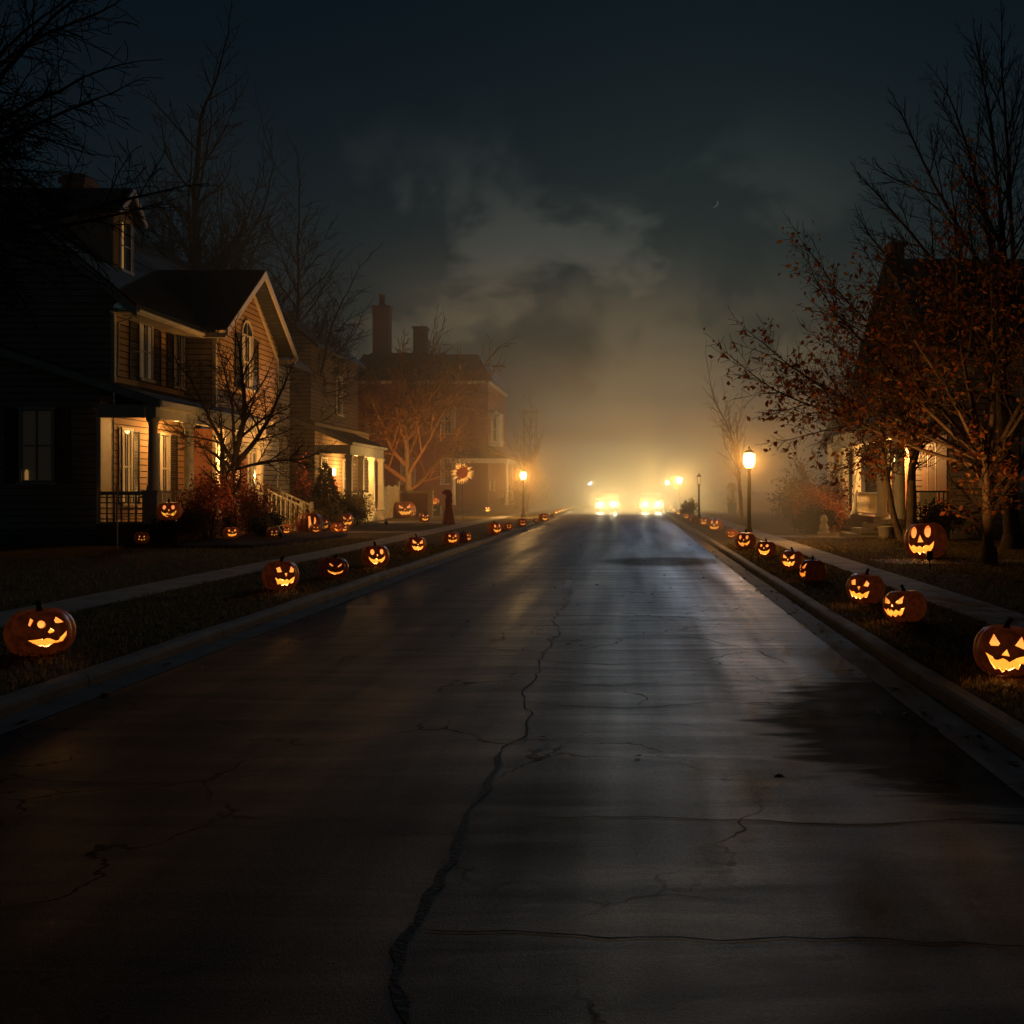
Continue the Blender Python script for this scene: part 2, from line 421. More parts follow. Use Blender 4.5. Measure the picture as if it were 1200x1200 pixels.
def concrete(name, c, pitch, axis=1, joint=.012):
    m, nt, ns, ln, b = newmat(name)
    tc = N(nt, 'ShaderNodeTexCoord'); P = tc.outputs['Object']
    sp = N(nt, 'ShaderNodeSeparateXYZ'); ln.new(P, sp.inputs[0])
    d = N(nt, 'ShaderNodeMath', operation='DIVIDE'); d.inputs[1].default_value = pitch; ln.new(sp.outputs[axis], d.inputs[0])
    f = N(nt, 'ShaderNodeMath', operation='FRACT'); ln.new(d.outputs[0], f.inputs[0])
    l = N(nt, 'ShaderNodeMath', operation='LESS_THAN'); l.inputs[1].default_value = joint/pitch*1.6; ln.new(f.outputs[0], l.inputs[0])
    n1 = N(nt, 'ShaderNodeTexNoise', Scale=2.2, Detail=7., Roughness=.65); ln.new(P, n1.inputs['Vector'])
    r = ramp(nt, [(.3, [x*.6 for x in c]), (.7, [x*1.2 for x in c])]); ln.new(n1.outputs['Fac'], r.inputs['Fac'])
    mx = N(nt, 'ShaderNodeMix', data_type='RGBA'); ln.new(l.outputs[0], mx.inputs['Factor']); ln.new(r.outputs['Color'], mx.inputs['A'])
    mx.inputs['B'].default_value = (*[x*.2 for x in c],1)
    ln.new(mx.outputs['Result'], b.inputs['Base Color'])
    b.inputs['Roughness'].default_value = .8; b.inputs['Specular IOR Level'].default_value = .3
    n2 = N(nt, 'ShaderNodeTexNoise', Scale=60., Detail=4.); ln.new(P, n2.inputs['Vector'])
    bp = N(nt, 'ShaderNodeBump', Strength=.3, Distance=.01); ln.new(n2.outputs['Fac'], bp.inputs['Height']); ln.new(bp.outputs['Normal'], b.inputs['Normal'])
    return m
M['kerb'] = concrete('kerb_concrete', (.26,.23,.19), 3.0)
M['gutter'] = concrete('gutter_concrete', (.19,.17,.15), 3.0)
M['walk'] = concrete('pavement_concrete', (.46,.41,.35), 1.5)
M['path'] = concrete('path_concrete', (.36,.31,.24), 1.2, 0)

def lawnmat():
    m, nt, ns, ln, b = newmat('autumn_lawn')
    tc = N(nt, 'ShaderNodeTexCoord'); P = tc.outputs['Object']
    n1 = N(nt, 'ShaderNodeTexNoise', Scale=.5, Detail=8., Roughness=.7); ln.new(P, n1.inputs['Vector'])
    n2 = N(nt, 'ShaderNodeTexNoise', Scale=26., Detail=5., Roughness=.75); ln.new(P, n2.inputs['Vector'])
    ad = N(nt, 'ShaderNodeMath', operation='ADD'); ln.new(n1.outputs['Fac'], ad.inputs[0]); ln.new(n2.outputs['Fac'], ad.inputs[1])
    hf = N(nt, 'ShaderNodeMath', operation='MULTIPLY'); hf.inputs[1].default_value = .5; ln.new(ad.outputs[0], hf.inputs[0])
    r = ramp(nt, [(.3, (.07,.055,.022)), (.5, (.17,.125,.05)), (.62, (.24,.165,.065)), (.75, (.31,.19,.075))]); ln.new(hf.outputs[0], r.inputs['Fac'])
    ln.new(r.outputs['Color'], b.inputs['Base Color'])
    b.inputs['Roughness'].default_value = .95; b.inputs['Specular IOR Level'].default_value = .1
    bp = N(nt, 'ShaderNodeBump', Strength=1., Distance=.05); ln.new(n2.outputs['Fac'], bp.inputs['Height']); ln.new(bp.outputs['Normal'], b.inputs['Normal'])
    return m
M['lawn'] = lawnmat()

def struct(name, mb, mat):
    o = mb.build(name, mat, at=(0,0,0))
    o['kind'] = 'structure'
    return o

KL, KR = -4.45, 2.35         # kerb faces
b = MB(); b.quad((-700,-60,-.03),(700,-60,-.03),(700,1500,-.03),(-700,1500,-.03)); struct('ground', b, M['lawn'])
b = MB(); b.quad((KL+.3,-8,0),(KR-.3,-8,0),(KR-.3,420,0),(KL+.3,420,0)); struct('road', b, M['asphalt'])
for x0, x1 in ((KL,KL+.3),(KR-.3,KR)):
    b = MB(); b.quad((x0,-8,.004),(x1,-8,.004),(x1,420,.004),(x0,420,.004)); struct('gutter', b, M['gutter'])
def kerb(x, s):
    # rounded kerb profile swept along the street, with tiny settlement wobble
    prof = [(0,-.02),(.004,.07),(.015,.098),(.04,.115),(.15,.119),(.152,.0)]
    rng = random.Random(5 if s < 0 else 9)
    ys = [-8 + 1.5*i for i in range(60)] + [90, 130, 200, 300, 420]
    vs = []; fs = []
    for y in ys:
        jx = rng.uniform(-.008,.008); jz = rng.uniform(-.005,.005)
        for px, pz in prof: vs.append((x + s*px + jx, y, pz + (jz if pz > .05 else 0)))
    n = len(prof)
    for i in range(len(ys)-1):
        for k in range(n-1): fs.append((i*n+k, i*n+k+1, (i+1)*n+k+1, (i+1)*n+k))
    b = MB(); b.add(vs, fs); struct('kerb', b, M['kerb'])
kerb(KL, -1); kerb(KR, 1)
for name, x0, x1 in (('lawn', -160, KL-.15), ('lawn', KR+.15, 160)):
    b = MB(); b.quad((x0,-8,G),(x1,-8,G),(x1,420,G),(x0,420,G)); struct(name, b, M['lawn'])
for x0, x1 in ((-7.75,-6.9),(4.0,4.72)):
    b = MB(); b.box(x0,x1,-8,300,.02,G+.012); struct('pavement', b, M['walk'])
for x0, x1, y0, y1 in ((-12.1,-7.76,39.0,40.4),(4.73,6.98,35.0,36.6),(5.2,12,22.4,23.9),(-12,-7.76,50.5,53)):
    b = MB(); b.box(x0,x1,y0,y1,.02,G+.009); struct('path', b, M['path'])

# cracks and the tar-sealed seam: thin sheets just above the asphalt
M['tar'] = surf('crack_tar', (.006,.006,.006), .8, .3, 20., .2, .12)
M['seam'] = surf('worn_seam', (.015,.019,.021), .72, .4, 9., .3, .10)
def crack(pts, w0, w1, seed, mat='tar', z=.004, jit=.05, step=.12):
    rng = random.Random(seed)
    P = []
    for (xa,ya),(xb,yb) in zip(pts, pts[1:]):
        L = math.hypot(xb-xa, yb-ya); k = max(1, int(L/step))
        for i in range(k): P.append((xa+(xb-xa)*i/k, ya+(yb-ya)*i/k))
    P.append(pts[-1])
    Q = []
    ox = oy = 0
    for p in P:
        ox = ox*.8 + rng.uniform(-jit,jit)*.5; oy = oy*.8 + rng.uniform(-jit,jit)*.5
        Q.append((p[0]+ox, p[1]+oy))
    mb = MB()
    vs = []
    for i, q in enumerate(Q):
        a = Q[max(i-1,0)]; c = Q[min(i+1,len(Q)-1)]
        dx, dy = c[0]-a[0], c[1]-a[1]; L = math.hypot(dx,dy) or 1
        t = i/(len(Q)-1); w = (w0+(w1-w0)*t)*rng.uniform(.45,1.3)/2
        if i == 0 or i == len(Q)-1: w *= .2
        vs += [(q[0]-dy/L*w, q[1]+dx/L*w, z), (q[0]+dy/L*w, q[1]-dx/L*w, z)]
    mb.add(vs, [(2*i,2*i+1,2*i+3,2*i+2) for i in range(len(Q)-1)])
    struct('road_crack', mb, M[mat])
crack([(-.66,3.3),(-.78,3.6),(-.82,4.0),(-.80,4.5),(-.77,5.05),(-.78,5.6),(-.80,6.2),(-.84,6.75)], .055, .035, 1, 'seam', .0035, .05)
crack([(-.84,6.75),(-.72,7.2),(-.77,7.9),(-.84,8.8),(-.88,9.8),(-.92,11.2),(-.86,12.8),(-.95,15),(-.93,18)], .016, .014, 2, 'tar', .004, .075)
crack([(-.56,5.4),(.1,5.42),(.9,5.3),(1.6,5.34),(2.0,5.28)], .014, .02, 3)
crack([(-.8,4.05),(-.2,4.0),(.3,3.93),(.9,3.95),(1.5,3.86),(2.0,3.9)], .014, .018, 4)
crack([(-4.1,6.05),(-3.4,6.1),(-2.7,6.02),(-2.1,6.2)], .016, .01, 5)
crack([(-.9,10.4),(-.2,10.1),(.5,10.3),(1.1,10.0)], .02, .014, 6)
crack([(-.9,9.4),(-.1,9.05),(.4,9.3)], .02, .012, 7)
crack([(-.8,8.3),(0,8.1),(.7,8.35),(1.3,8.1)], .018, .012, 8)
crack([(-4.1,9.7),(-3.2,9.9),(-2.4,9.6)], .02, .012, 9)
crack([(-3.6,13),(-2.6,13.3),(-1.8,12.9)], .03, .015, 10)
crack([(-2.5,11),(-1.8,11.3),(-1,11)], .02, .015, 11)
crack([(.2,12.4),(.9,11.8),(1.3,11),(1.5,10.2)], .02, .012, 12, jit=.09)
crack([(-1.5,20),(-.5,20.3),(.6,19.8),(1.8,20.2)], .05, .03, 13)
crack([(-3.9,16),(-2.9,15.8),(-2.0,16.1)], .03, .02, 14)
# what is left of the painted centre dash
M['paint'] = surf('worn_road_paint', (.82,.8,.7), .6, .2, 14., .2)
b = MB(); b.add([(-1.14,18.0,.005),(-1.02,18.0,.005),(-1.05,19.8,.005),(-1.17,19.8,.005)], [(0,1,2,3)]); struct('road_marking', b, M['paint'])

# grass blades on the verges close to the camera, fallen leaves
def blades(name, zones, h, seed, mat, w=.012):
    rs = np.random.RandomState(seed)
    out = []
    for x0, x1, y0, y1, n in zones:
        y = y0 + (y1-y0)*rs.rand(n)**1.6
        x = x0 + (x1-x0)*rs.rand(n)
        out.append(np.stack([x, y, np.zeros(n)], 1))
    P = np.concatenate(out); n = len(P)
    a = rs.rand(n)*2*np.pi; hh = h*(.4+.9*rs.rand(n))
    d = np.stack([np.cos(a), np.sin(a), np.zeros(n)], 1)
    le = np.stack([np.cos(a+1.3), np.sin(a+1.3), np.zeros(n)], 1)*(hh*(.2+.7*rs.rand(n)))[:,None]
    w_ = w*(.6+.8*rs.rand(n))[:,None]*(1+P[:,1:2]/22)
    P[:,2] = G-.005
    top = P + le; top[:,2] += hh
    V = np.stack([P-d*w_*.5, P+d*w_*.5, top], 1).reshape(-1,3)
    F = np.arange(3*n).reshape(-1,3)
    o = np_mesh(name, V, F, mat)
    o['kind'] = 'stuff'
    return o
blades('grass', [(KL-.16,-6.88,5.2,30,26000), (-13,-7.77,9,34,22000)], .055, 3, M['grass_blade'])
blades('grass', [(KR+.16,3.98,5,30,22000), (4.74,9.5,12,34,22000)], .055, 4, M['grass_blade'])

def leafquads(P, size, seed, flat=False, aspect=.6):
    """one folded leaf (two triangles) per point"""
    rs = np.random.RandomState(seed)
    n = len(P)
    if flat:
        d = np.stack([np.cos(t := rs.rand(n)*6.283), np.sin(t), rs.uniform(-.15,.15,n)], 1)
        nn = np.stack([rs.uniform(-.35,.35,n), rs.uniform(-.35,.35,n), np.ones(n)], 1)
    else:
        d = rs.normal(size=(n,3)); d[:,2] -= .5
        nn = rs.normal(size=(n,3))
    d /= np.linalg.norm(d, axis=1)[:,None]
    s = np.cross(d, nn); s /= (np.linalg.norm(s, axis=1)[:,None]+1e-9)
    up = np.cross(s, d)
    L = (size*(.6+.8*rs.rand(n)))[:,None]
    a = P; c = P + d*L
    m1 = P + d*L*.45 + s*L*aspect*.5 + up*L*.1
    m2 = P + d*L*.45 - s*L*aspect*.5 + up*L*.1
    V = np.stack([a, m1, c, m2], 1).reshape(-1,3)
    q = np.arange(n)[:,None]*4
    F = np.concatenate([q+np.array([[0,1,2]]), q+np.array([[0,2,3]])], 1).reshape(-1,3)
    return V, F

rs = np.random.RandomState(77)
P = []
for x0,x1,y0,y1,n in ((KL-.15,-6.9,6,32,500),(-13,-7.8,10,36,600),(KR+.15,4.,5.5,32,600),(4.75,11,12,36,1300),(KL+.02,KL+.45,6,40,90),(KR-.4,KR-.02,5,40,130),(-4,2,6,40,70)):
    q = np.stack([x0+(x1-x0)*rs.rand(n), y0+(y1-y0)*rs.rand(n), np.full(n, .012 if (x0 > -4.5 and x1 < 2.4) else G+.03)], 1)
    P.append(q)
V, F = leafquads(np.concatenate(P), .075, 5, True)
o = np_mesh('fallen_leaves', V, F, M['litter']); o['kind'] = 'stuff'

# ------------------------------------------------------------------ pumpkins
def circ(cx, cz, r, n=10, rz=None):
    return [(cx+r*math.cos(6.2832*k/n), cz+(rz or r)*math.sin(6.2832*k/n)) for k in range(n)]
def px(pts, cx, cz, s): return [((x-cx)/s, (cz-z)/s) for x, z in pts]
def mir(p): return [(-x, z) for x, z in reversed(p)]
FACES = {
 'wavy': [px([(425,485),(600,475),(620,492),(650,470),(700,480),(770,520),(820,520),(880,460),(945,400),(935,470),(880,545),(800,552),(750,548),(660,600),(600,575),(560,575)],700,440,445),
          px([(480,180),(512,210),(458,295),(440,270)],700,440,445), circ(-.22,.37,.12),
          px([(820,190),(915,275),(850,282),(790,275),(775,235)],700,440,445), px([(710,335),(760,375),(750,395),(690,408),(672,385)],700,440,445)],
 'classic': [px([(370,440),(465,550),(440,580),(340,588),(312,560)],560,690,430), px([(770,450),(828,600),(800,606),(668,560)],560,690,430), px([(560,612),(602,698),(492,692)],560,690,430),
          px([(265,685),(370,720),(400,755),(450,755),(510,730),(560,745),(600,770),(700,715),(820,690),(845,740),(810,790),(760,790),(740,870),(700,860),(690,840),(600,885),(555,870),(540,910),(510,915),(470,870),(415,885),(350,810)],560,690,430)],
 'grin': [[(-.52,.42),(-.30,.50),(-.2,.24),(-.45,.22)], [(.25,.24),(.36,.52),(.55,.38),(.5,.22)], [(-.06,.18),(.1,.2),(.04,.0)],
          [(-.58,-.02),(-.4,-.12),(-.28,-.08),(-.1,-.18),(.1,-.1),(.25,-.18),(.42,-.06),(.6,.02),(.5,-.3),(.36,-.34),(.3,-.28),(.12,-.44),(.02,-.36),(-.16,-.44),(-.24,-.34),(-.4,-.38)]],
 'slim': [[(-.42,.40),(-.18,.22),(-.22,.16),(-.44,.28)], [(.12,.18),(.42,.42),(.4,.28),(.18,.12)],
          [(-.55,-.1),(-.3,-.2),(0,-.24),(.3,-.2),(.58,-.05),(.5,-.22),(.25,-.34),(0,-.37),(-.28,-.33),(-.46,-.24)]],
 'smile': [circ(-.34,.36,.15,9,.19), circ(.36,.36,.14,9,.18), [(-.04,.2),(.1,.16),(.02,.02)],
          [(-.62,.06),(-.45,-.08),(-.2,-.16),(-.14,-.08),(-.02,-.08),(.02,-.18),(.28,-.14),(.5,-.02),(.64,.1),(.56,-.18),(.36,-.36),(.24,-.36),(.2,-.28),(.06,-.28),(.02,-.44),(-.2,-.42),(-.42,-.3),(-.55,-.14)]],
 'evil': [[(-.55,.52),(-.12,.26),(-.2,.18),(-.5,.22)], [(.14,.26),(.5,.55),(.5,.22),(.24,.18)], [(0,.2),(.08,.06),(-.08,.06)],
          [(-.6,.0),(-.42,-.1),(-.3,-.02),(-.2,-.14),(-.08,-.04),(.05,-.16),(.16,-.06),(.3,-.16),(.4,-.04),(.6,.02),(.46,-.28),(.3,-.38),(.22,-.3),(.08,-.42),(-.06,-.32),(-.2,-.42),(-.4,-.3)]],
 'round': [circ(-.3,.36,.13), circ(.32,.38,.15,9,.13), circ(.02,.14,.06,7),
          [(-.6,.04),(-.36,-.1),(0,-.16),(.36,-.1),(.62,.08),(.52,-.24),(.3,-.42),(0,-.48),(-.3,-.42),(-.5,-.22)]],
 'tall': [circ(-.34,.40,.15,9,.24), circ(.36,.42,.16,9,.25), [(.0,.3),(.16,-.0),(-.14,-.0)],
          [(-.66,.0),(-.5,-.16),(-.36,-.1),(-.2,-.2),(-.06,-.14),(.1,-.22),(.24,-.12),(.42,-.16),(.66,.02),(.58,-.24),(.42,-.4),(.3,-.36),(.2,-.48),(.06,-.4),(-.1,-.5),(-.24,-.4),(-.42,-.44),(-.58,-.26)]],
 'hook': [[(-.25,.55),(-.08,.58),(-.06,.1),(.02,-.02),(.14,.06),(.22,.5),(.36,.42),(.34,-.1),(.16,-.4),(-.06,-.44),(-.26,-.2)]],
 'dots': [circ(-.3,.22,.1), circ(.3,.24,.1), circ(-.34,-.14,.09,8), circ(0,-.2,.09,8), circ(.34,-.14,.09,8)],
}
def pumpkin_shell(design, hz=.80, seed=0, ribs=11, nt=88, npz=40):
    """carved shell of unit radius, its middle at height hz*0.93"""
    rng = random.Random(seed)
    ph0 = rng.random()*6
    def rad(th, ph, k):
        g = abs(math.sin((th*ribs+ph0)/2))
        crease = (1-g**.55)
        return k*(1-.085*crease*math.cos(ph)**.4 if math.cos(ph) > 0 else k)
    def layer(k, flip, cz):
        vs = []; fs = []
        for j in range(1, npz):
            ph = -math.pi/2 + math.pi*j/npz
            for i in range(nt):
                th = 2*math.pi*i/nt
                r = rad(th, ph, k)
                c = math.cos(ph); s = math.sin(ph)
                x = r*math.cos(th)*c**.82; y = r*math.sin(th)*c**.82
                z = hz*k*(1 if s > 0 else .97)*math.copysign(abs(s)**.92, s)
                dimple = .20*hz*k*math.exp(-(c/.33)**2)
                z += -dimple if s > 0 else dimple*.7
                vs.append((x, y, z+cz))
        for j in range(npz-2):
            for i in range(nt):
                q = (j*nt+i, j*nt+(i+1)%nt, (j+1)*nt+(i+1)%nt, (j+1)*nt+i)
                fs.append(q[::-1] if flip else q)
        b0 = len(vs)
        vs.append((0,0,-hz*k*.97+.14*hz*k+cz)); vs.append((0,0,hz*k-.20*hz*k+cz))
        t = (npz-2)*nt
        for i in range(nt):
            a = (b0, (i+1)%nt, i); c_ = (b0+1, t+i, t+(i+1)%nt)
            fs.append(a[::-1] if flip else a); fs.append(c_[::-1] if flip else c_)
        return vs, fs
    cz = hz*.90
    v1, f1 = layer(1.0, False, cz); v2, f2 = layer(.89, True, cz)
    me = bpy.data.meshes.new('shell')
    me.from_pydata(v1+v2, [], f1+[tuple(i+len(v1) for i in f) for f in f2])
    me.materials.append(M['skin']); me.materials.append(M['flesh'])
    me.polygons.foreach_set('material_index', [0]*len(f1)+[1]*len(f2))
    if design:
        cv = []; cf = []
        for poly in FACES[design]:
            # make the outline run counter-clockwise
            A = sum(poly[i][0]*poly[(i+1)%len(poly)][1]-poly[(i+1)%len(poly)][0]*poly[i][1] for i in range(len(poly)))
            if A < 0: poly = poly[::-1]
            n = len(poly); b0 = len(cv)
            cv += [(x, -1.4, z*hz/.78+cz-.02) for x,z in poly] + [(x*.86, -.35, z*hz/.78*.9+cz-.02) for x,z in poly]
            cf.append(tuple(b0+i for i in range(n))); cf.append(tuple(b0+n+i for i in reversed(range(n))))
            for i in range(n):
                j = (i+1)%n
                cf.append((b0+j, b0+i, b0+n+i, b0+n+j))
        cm = bpy.data.meshes.new('cut'); cm.from_pydata(cv, [], cf)
        cm.materials.append(M['skin']); cm.materials.append(M['flesh'])
        cm.polygons.foreach_set('material_index', [1]*len(cf))
        oa = bpy.data.objects.new('a', me); ob = bpy.data.objects.new('b', cm)
        col.objects.link(oa); col.objects.link(ob)
        md = oa.modifiers.new('cut', 'BOOLEAN'); md.operation = 'DIFFERENCE'; md.object = ob; md.solver = 'EXACT'
        dg = bpy.context.evaluated_depsgraph_get()
        nm = bpy.data.meshes.new_from_object(oa.evaluated_get(dg), depsgraph=dg)
        bpy.data.objects.remove(oa); bpy.data.objects.remove(ob); bpy.data.meshes.remove(cm); bpy.data.meshes.remove(me)
        me = nm
    me.name = 'pumpkin_shell'
    sm = [p.material_index == 0 for p in me.polygons]
    me.polygons.foreach_set('use_smooth', sm); me.update()
    return me, cz
def pumpkin_proto(design, hz=.86, seed=0):
    me, cz = pumpkin_shell(design, hz, seed)
    mb = MB()
    # inner hollow wall, seen through the cuts
    mb.lathe(0,0,[(.02,cz-hz*.84),(.45,cz-hz*.8),(.72,cz-hz*.5),(.84,cz),(.74,cz+hz*.45),(.45,cz+hz*.62),(.02,cz+hz*.64)],28)
    keep = [f for f in mb.f if sum(mb.v[i][1] for i in f)/len(f) > -.30]
    mb.f = keep
    hol = bpy.data.meshes.new('hollow'); hol.from_pydata(mb.v, [], mb.f); hol.polygons.foreach_set('use_smooth',[True]*len(mb.f)); hol.materials.append(M['hollow'])
    rng = random.Random(seed+50)
    mb = MB(); a = rng.uniform(0,6)
    pts = [(.0,.0,cz+hz*.74),(.0,0,cz+hz*.86),(.05*math.cos(a),.05*math.sin(a),cz+hz*1.02),(.16*math.cos(a),.16*math.sin(a),cz+hz*1.17)]
    mb.tube(pts, [.17,.10,.075,.085], 8)
    stm = bpy.data.meshes.new('stem'); stm.from_pydata(mb.v, [], mb.f); stm.materials.append(M['stem'])
    return me, hol, stm
PROTO = {}
def carved(x, y, r, design, off, label, z=G, hz=.86, group=None, dim=False, far=False, tilt=0, dark=False):
    """x, y, base height, radius, carved face, turn away from the viewer's side of the street"""
    key = (design, hz)
    if key not in PROTO: PROTO[key] = pumpkin_proto(design, hz, len(PROTO)*3+1)
    sh, ho, st = PROTO[key]
    yaw = math.atan2(-x, y) + R(off)
    t = empty('carved_pumpkin', x, y, z-.04*r, yaw, label, 'pumpkin', group)
    t.rotation_euler.x = R(tilt)
    rv = random.Random(int(x*131+y*17))
    t.scale = (r*rv.uniform(.97,1.03), r*rv.uniform(.95,1.03), r*rv.uniform(.92,1.08))
    t.rotation_euler.y = R(rv.uniform(-5,5))
    if y < 27:
        l = bpy.data.lights.new('candle','POINT'); l.energy = 7*(r/.3)**2*(.5 if dim else 1); l.color = (1,.44,.11); l.shadow_soft_size = .03
        o = bpy.data.objects.new('candle_light', l); col.objects.link(o); o.parent = t; o.location = (0,-.25,.5)
    parts = [('shell', sh), ('glowing_hollow', ho)] + ([] if far else [('stem', st)])
    for nm, me in parts:
        o = bpy.data.objects.new(nm, me); col.objects.link(o); o.parent = t
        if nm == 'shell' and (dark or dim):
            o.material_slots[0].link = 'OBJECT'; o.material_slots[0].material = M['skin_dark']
        if nm == 'glowing_hollow' and y > 69:
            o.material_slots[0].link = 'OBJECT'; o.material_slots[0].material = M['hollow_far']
        elif nm == 'glowing_hollow' and dim:
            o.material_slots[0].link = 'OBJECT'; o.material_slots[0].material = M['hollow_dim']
    return t

def px_ground(xp, yp, w):
    """only used to lay out the rows: street position of a pumpkin from the plan sketch"""
    Y = 1287*1.5/(yp-575); return (xp-740)*Y/1287, Y, w/2*Y/1287
ROW_L, ROW_R = 'carved pumpkins in a row along the left kerb', 'carved pumpkins in a row along the right kerb'
YARD_L, YARD_R = 'carved pumpkins in the left front gardens', 'carved pumpkins on the right lawn'
PUMP = [
 # x, y, width sketch values, face, turn, label, group, extra
 (48,766,75,'wavy',16,'large nearest pumpkin on the left verge, wavy grin and one round eye', ROW_L, {}),
 (328,691,42,'grin',16,'pumpkin with a jagged wide grin, second along the left kerb', ROW_L, {}),
 (390,677,34,'slim',8,'dim pumpkin with a thin curved smile, third along the left kerb', ROW_L, {'dim':1}),
 (440,664,33,'smile',8,'bright pumpkin with round eyes and toothed smile, fourth along the left kerb', ROW_L, {}),
 (487,648,24,'evil',10,'slant-eyed pumpkin, fifth along the left kerb', ROW_L, {}),
 (528,638,20,'grin',16,'pumpkin right in front of the red draped figure, lopsided grin', ROW_L, {}),
 (544,635,16,'evil',60,'pumpkin turned sideways just right of the red draped figure', ROW_L, {'dim':1}),
 (580,626,17,'smile',26,'grinning pumpkin short of the left street lamp', ROW_L, {}),
 (596,621,12,'dots',10,'small pumpkin with dotted face between the grinning one and the left lamp post', ROW_L, {}),
 (612,617,12,'slim',10,'small pumpkin in front of the left lamp post foot', ROW_L, {}),
 (628,612,7,'dots',10,'tiny glowing pumpkin right beyond the left lamp post', ROW_L, {}),
 (637,611,12,'round',20,'round-mouthed bright pumpkin second beyond the left lamp post', ROW_L, {}),
 (646,607,7,'dots',90,'dull pumpkin turned away, third beyond the left lamp post', ROW_L, {'dim':1}),
 (1177,790,75,'classic',2,'large nearest pumpkin on the right verge, triangle eyes and toothy grin', ROW_R, {}),
 (1061,728,52,'evil',-34,'pumpkin turned to the road, second along the right kerb, one eye showing', ROW_R, {}),
 (1013,706,46,'grin',-22,'pumpkin with slanting bright grin, third along the right kerb', ROW_R, {}),
 (953,681,32,'evil',-66,'dark pumpkin turned almost away, fourth along the right kerb', ROW_R, {'dim':1}),
 (928,667,29,'evil',-20,'pumpkin with pointed eyes, fifth along the right kerb', ROW_R, {}),
 (897,652,24,'round',-14,'pumpkin with round eyes and wide crescent mouth just right of the right lamp post', ROW_R, {}),
 (874,643,25,'smile',-14,'pumpkin in front of the foot of the bright right street lamp', ROW_R, {}),
 (858,631,15,'slim',-10,'smiling pumpkin just left of the bright right street lamp', ROW_R, {}),
 (838,622,18,'tall',-10,'brightly toothed pumpkin beyond the right street lamp', ROW_R, {}),
 (825,616,12,'evil',-10,'small pumpkin behind the toothy one beyond the right lamp', ROW_R, {}),
 (814,612,11,'evil',-80,'dull red pumpkin turned away beside the unlit lamp post', ROW_R, {'dim':1}),
 (805,608,9,'round',-10,'small ring-mouthed pumpkin left of the unlit lamp post', ROW_R, {}),
 (1086,654,50,'tall',-14,'big tall pumpkin with long eyes on the right lawn between two trunks', YARD_R, {'hz':.96}),
 (395,624,15,'round',10,'small pumpkin with bright crescent mouth on the path edge', YARD_L, {}),
 (459,605,15,'dots',0,'dull pumpkin left of the wide one at the dark panel', YARD_L, {'dim':1}),
 (474,607,27,'evil',4,'wide dark red pumpkin before the dark garden panel', YARD_L, {}),
 (497,612,14,'grin',8,'small bright pumpkin on the lawn left of the crate', YARD_L, {}),
 (523,594,9,'round',0,'tiny pumpkin right behind the crate', YARD_L, {}),
 (571,600,8,'tall',10,'tiny pumpkin at the brick house porch corner', YARD_L, {}),
]
for xp,yp,w,d,off,lab,grp,ex in PUMP:
    X,Y,r = px_ground(xp,yp,w)
    carved(X,Y,r,d,off,lab,group=grp,far=w<14,**ex)
BED = .12
carved(-12.9,28.9,.2,'dots',0,'small dim pumpkin at the left end of the porch bushes',z=G+BED,group=YARD_L,dim=True)
carved(-11.62,31.9,.23,'grin',6,'reddish pumpkin at the foot of the bare tree by the porch',z=G+BED,group=YARD_L)
carved(-10.35,31.8,.21,'dots',4,'small pumpkin with a row of dots in front of the low dark bush',z=G+BED,group=YARD_L,dim=True)
carved(-10.9,37.2,.45,'hook',12,'large dark pumpkin with a tall hooked opening by the porch steps',hz=1.0,group=YARD_L,dark=True)
carved(-11.6,41.3,.29,'grin',10,'dim pumpkin just right of the tall hooked one',group=YARD_L,dim=True)
carved(-11.55,44.3,.36,'evil',20,'pumpkin in front of the conical evergreen, sharp eyes',group=YARD_L)
carved(-11.0,34.9,.17,'grin',10,'tiny bright pumpkin tucked against the low dark bush',z=G+BED,group=YARD_L)
carved(-10.2,35.4,.19,'slim',8,'small pumpkin on the mulch left of the tall hooked one',z=G+BED,group=YARD_L)
carved(-10.4,39.6,.2,'evil',8,'small slant-eyed pumpkin on the path right of the tall hooked one',group=YARD_L)
carved(-12.2,39.0,.2,'round',6,'tiny pumpkin at the foot of the porch hand rail',group=YARD_L)
b = MB(); n = 40
vs = []; 
for (k,z) in ((1.0,.0),(.95,.09),(.85,BED),(.0,BED+.01)):
    for i in range(n):
        a = 6.2832*i/n; e = 1+.05*math.sin(5*a)+.03*math.sin(11*a)
        ca, sa = math.cos(a), math.sin(a)
        vs.append((-11.55+2.2*k*e*math.copysign(abs(ca)**.6,ca), 33.4+5.2*k*e*math.copysign(abs(sa)**.6,sa), G-.01+z))
b.add(vs, [(j*n+i,j*n+(i+1)%n,(j+1)*n+(i+1)%n,(j+1)*n+i) for j in range(3) for i in range(n)])
M['mulch'] = surf('dark_mulch', (.05,.03,.018), .95, .5, 14., 1., .1, 50.)
struct('flower_bed', b, M['mulch'])
# the far end of both rows: nothing tells these apart
ys = [71.5,74.5,78,83,88,94,100,106,114,124]
for i, y in enumerate(ys):
    carved(-4.92, y, .17, ['round','grin','smile','tall'][i%4], 8, 'one of the tiny glowing pumpkins dwindling into the haze on the left', group='far pumpkins along the left kerb', far=True)
for i, y in enumerate([70,80,92]):
    carved(3.0+.15*i, y, .17, ['round','grin'][i%2], -8, 'one of the tiny glowing pumpkins dwindling into the haze on the right', group='far pumpkins along the right kerb', far=True)

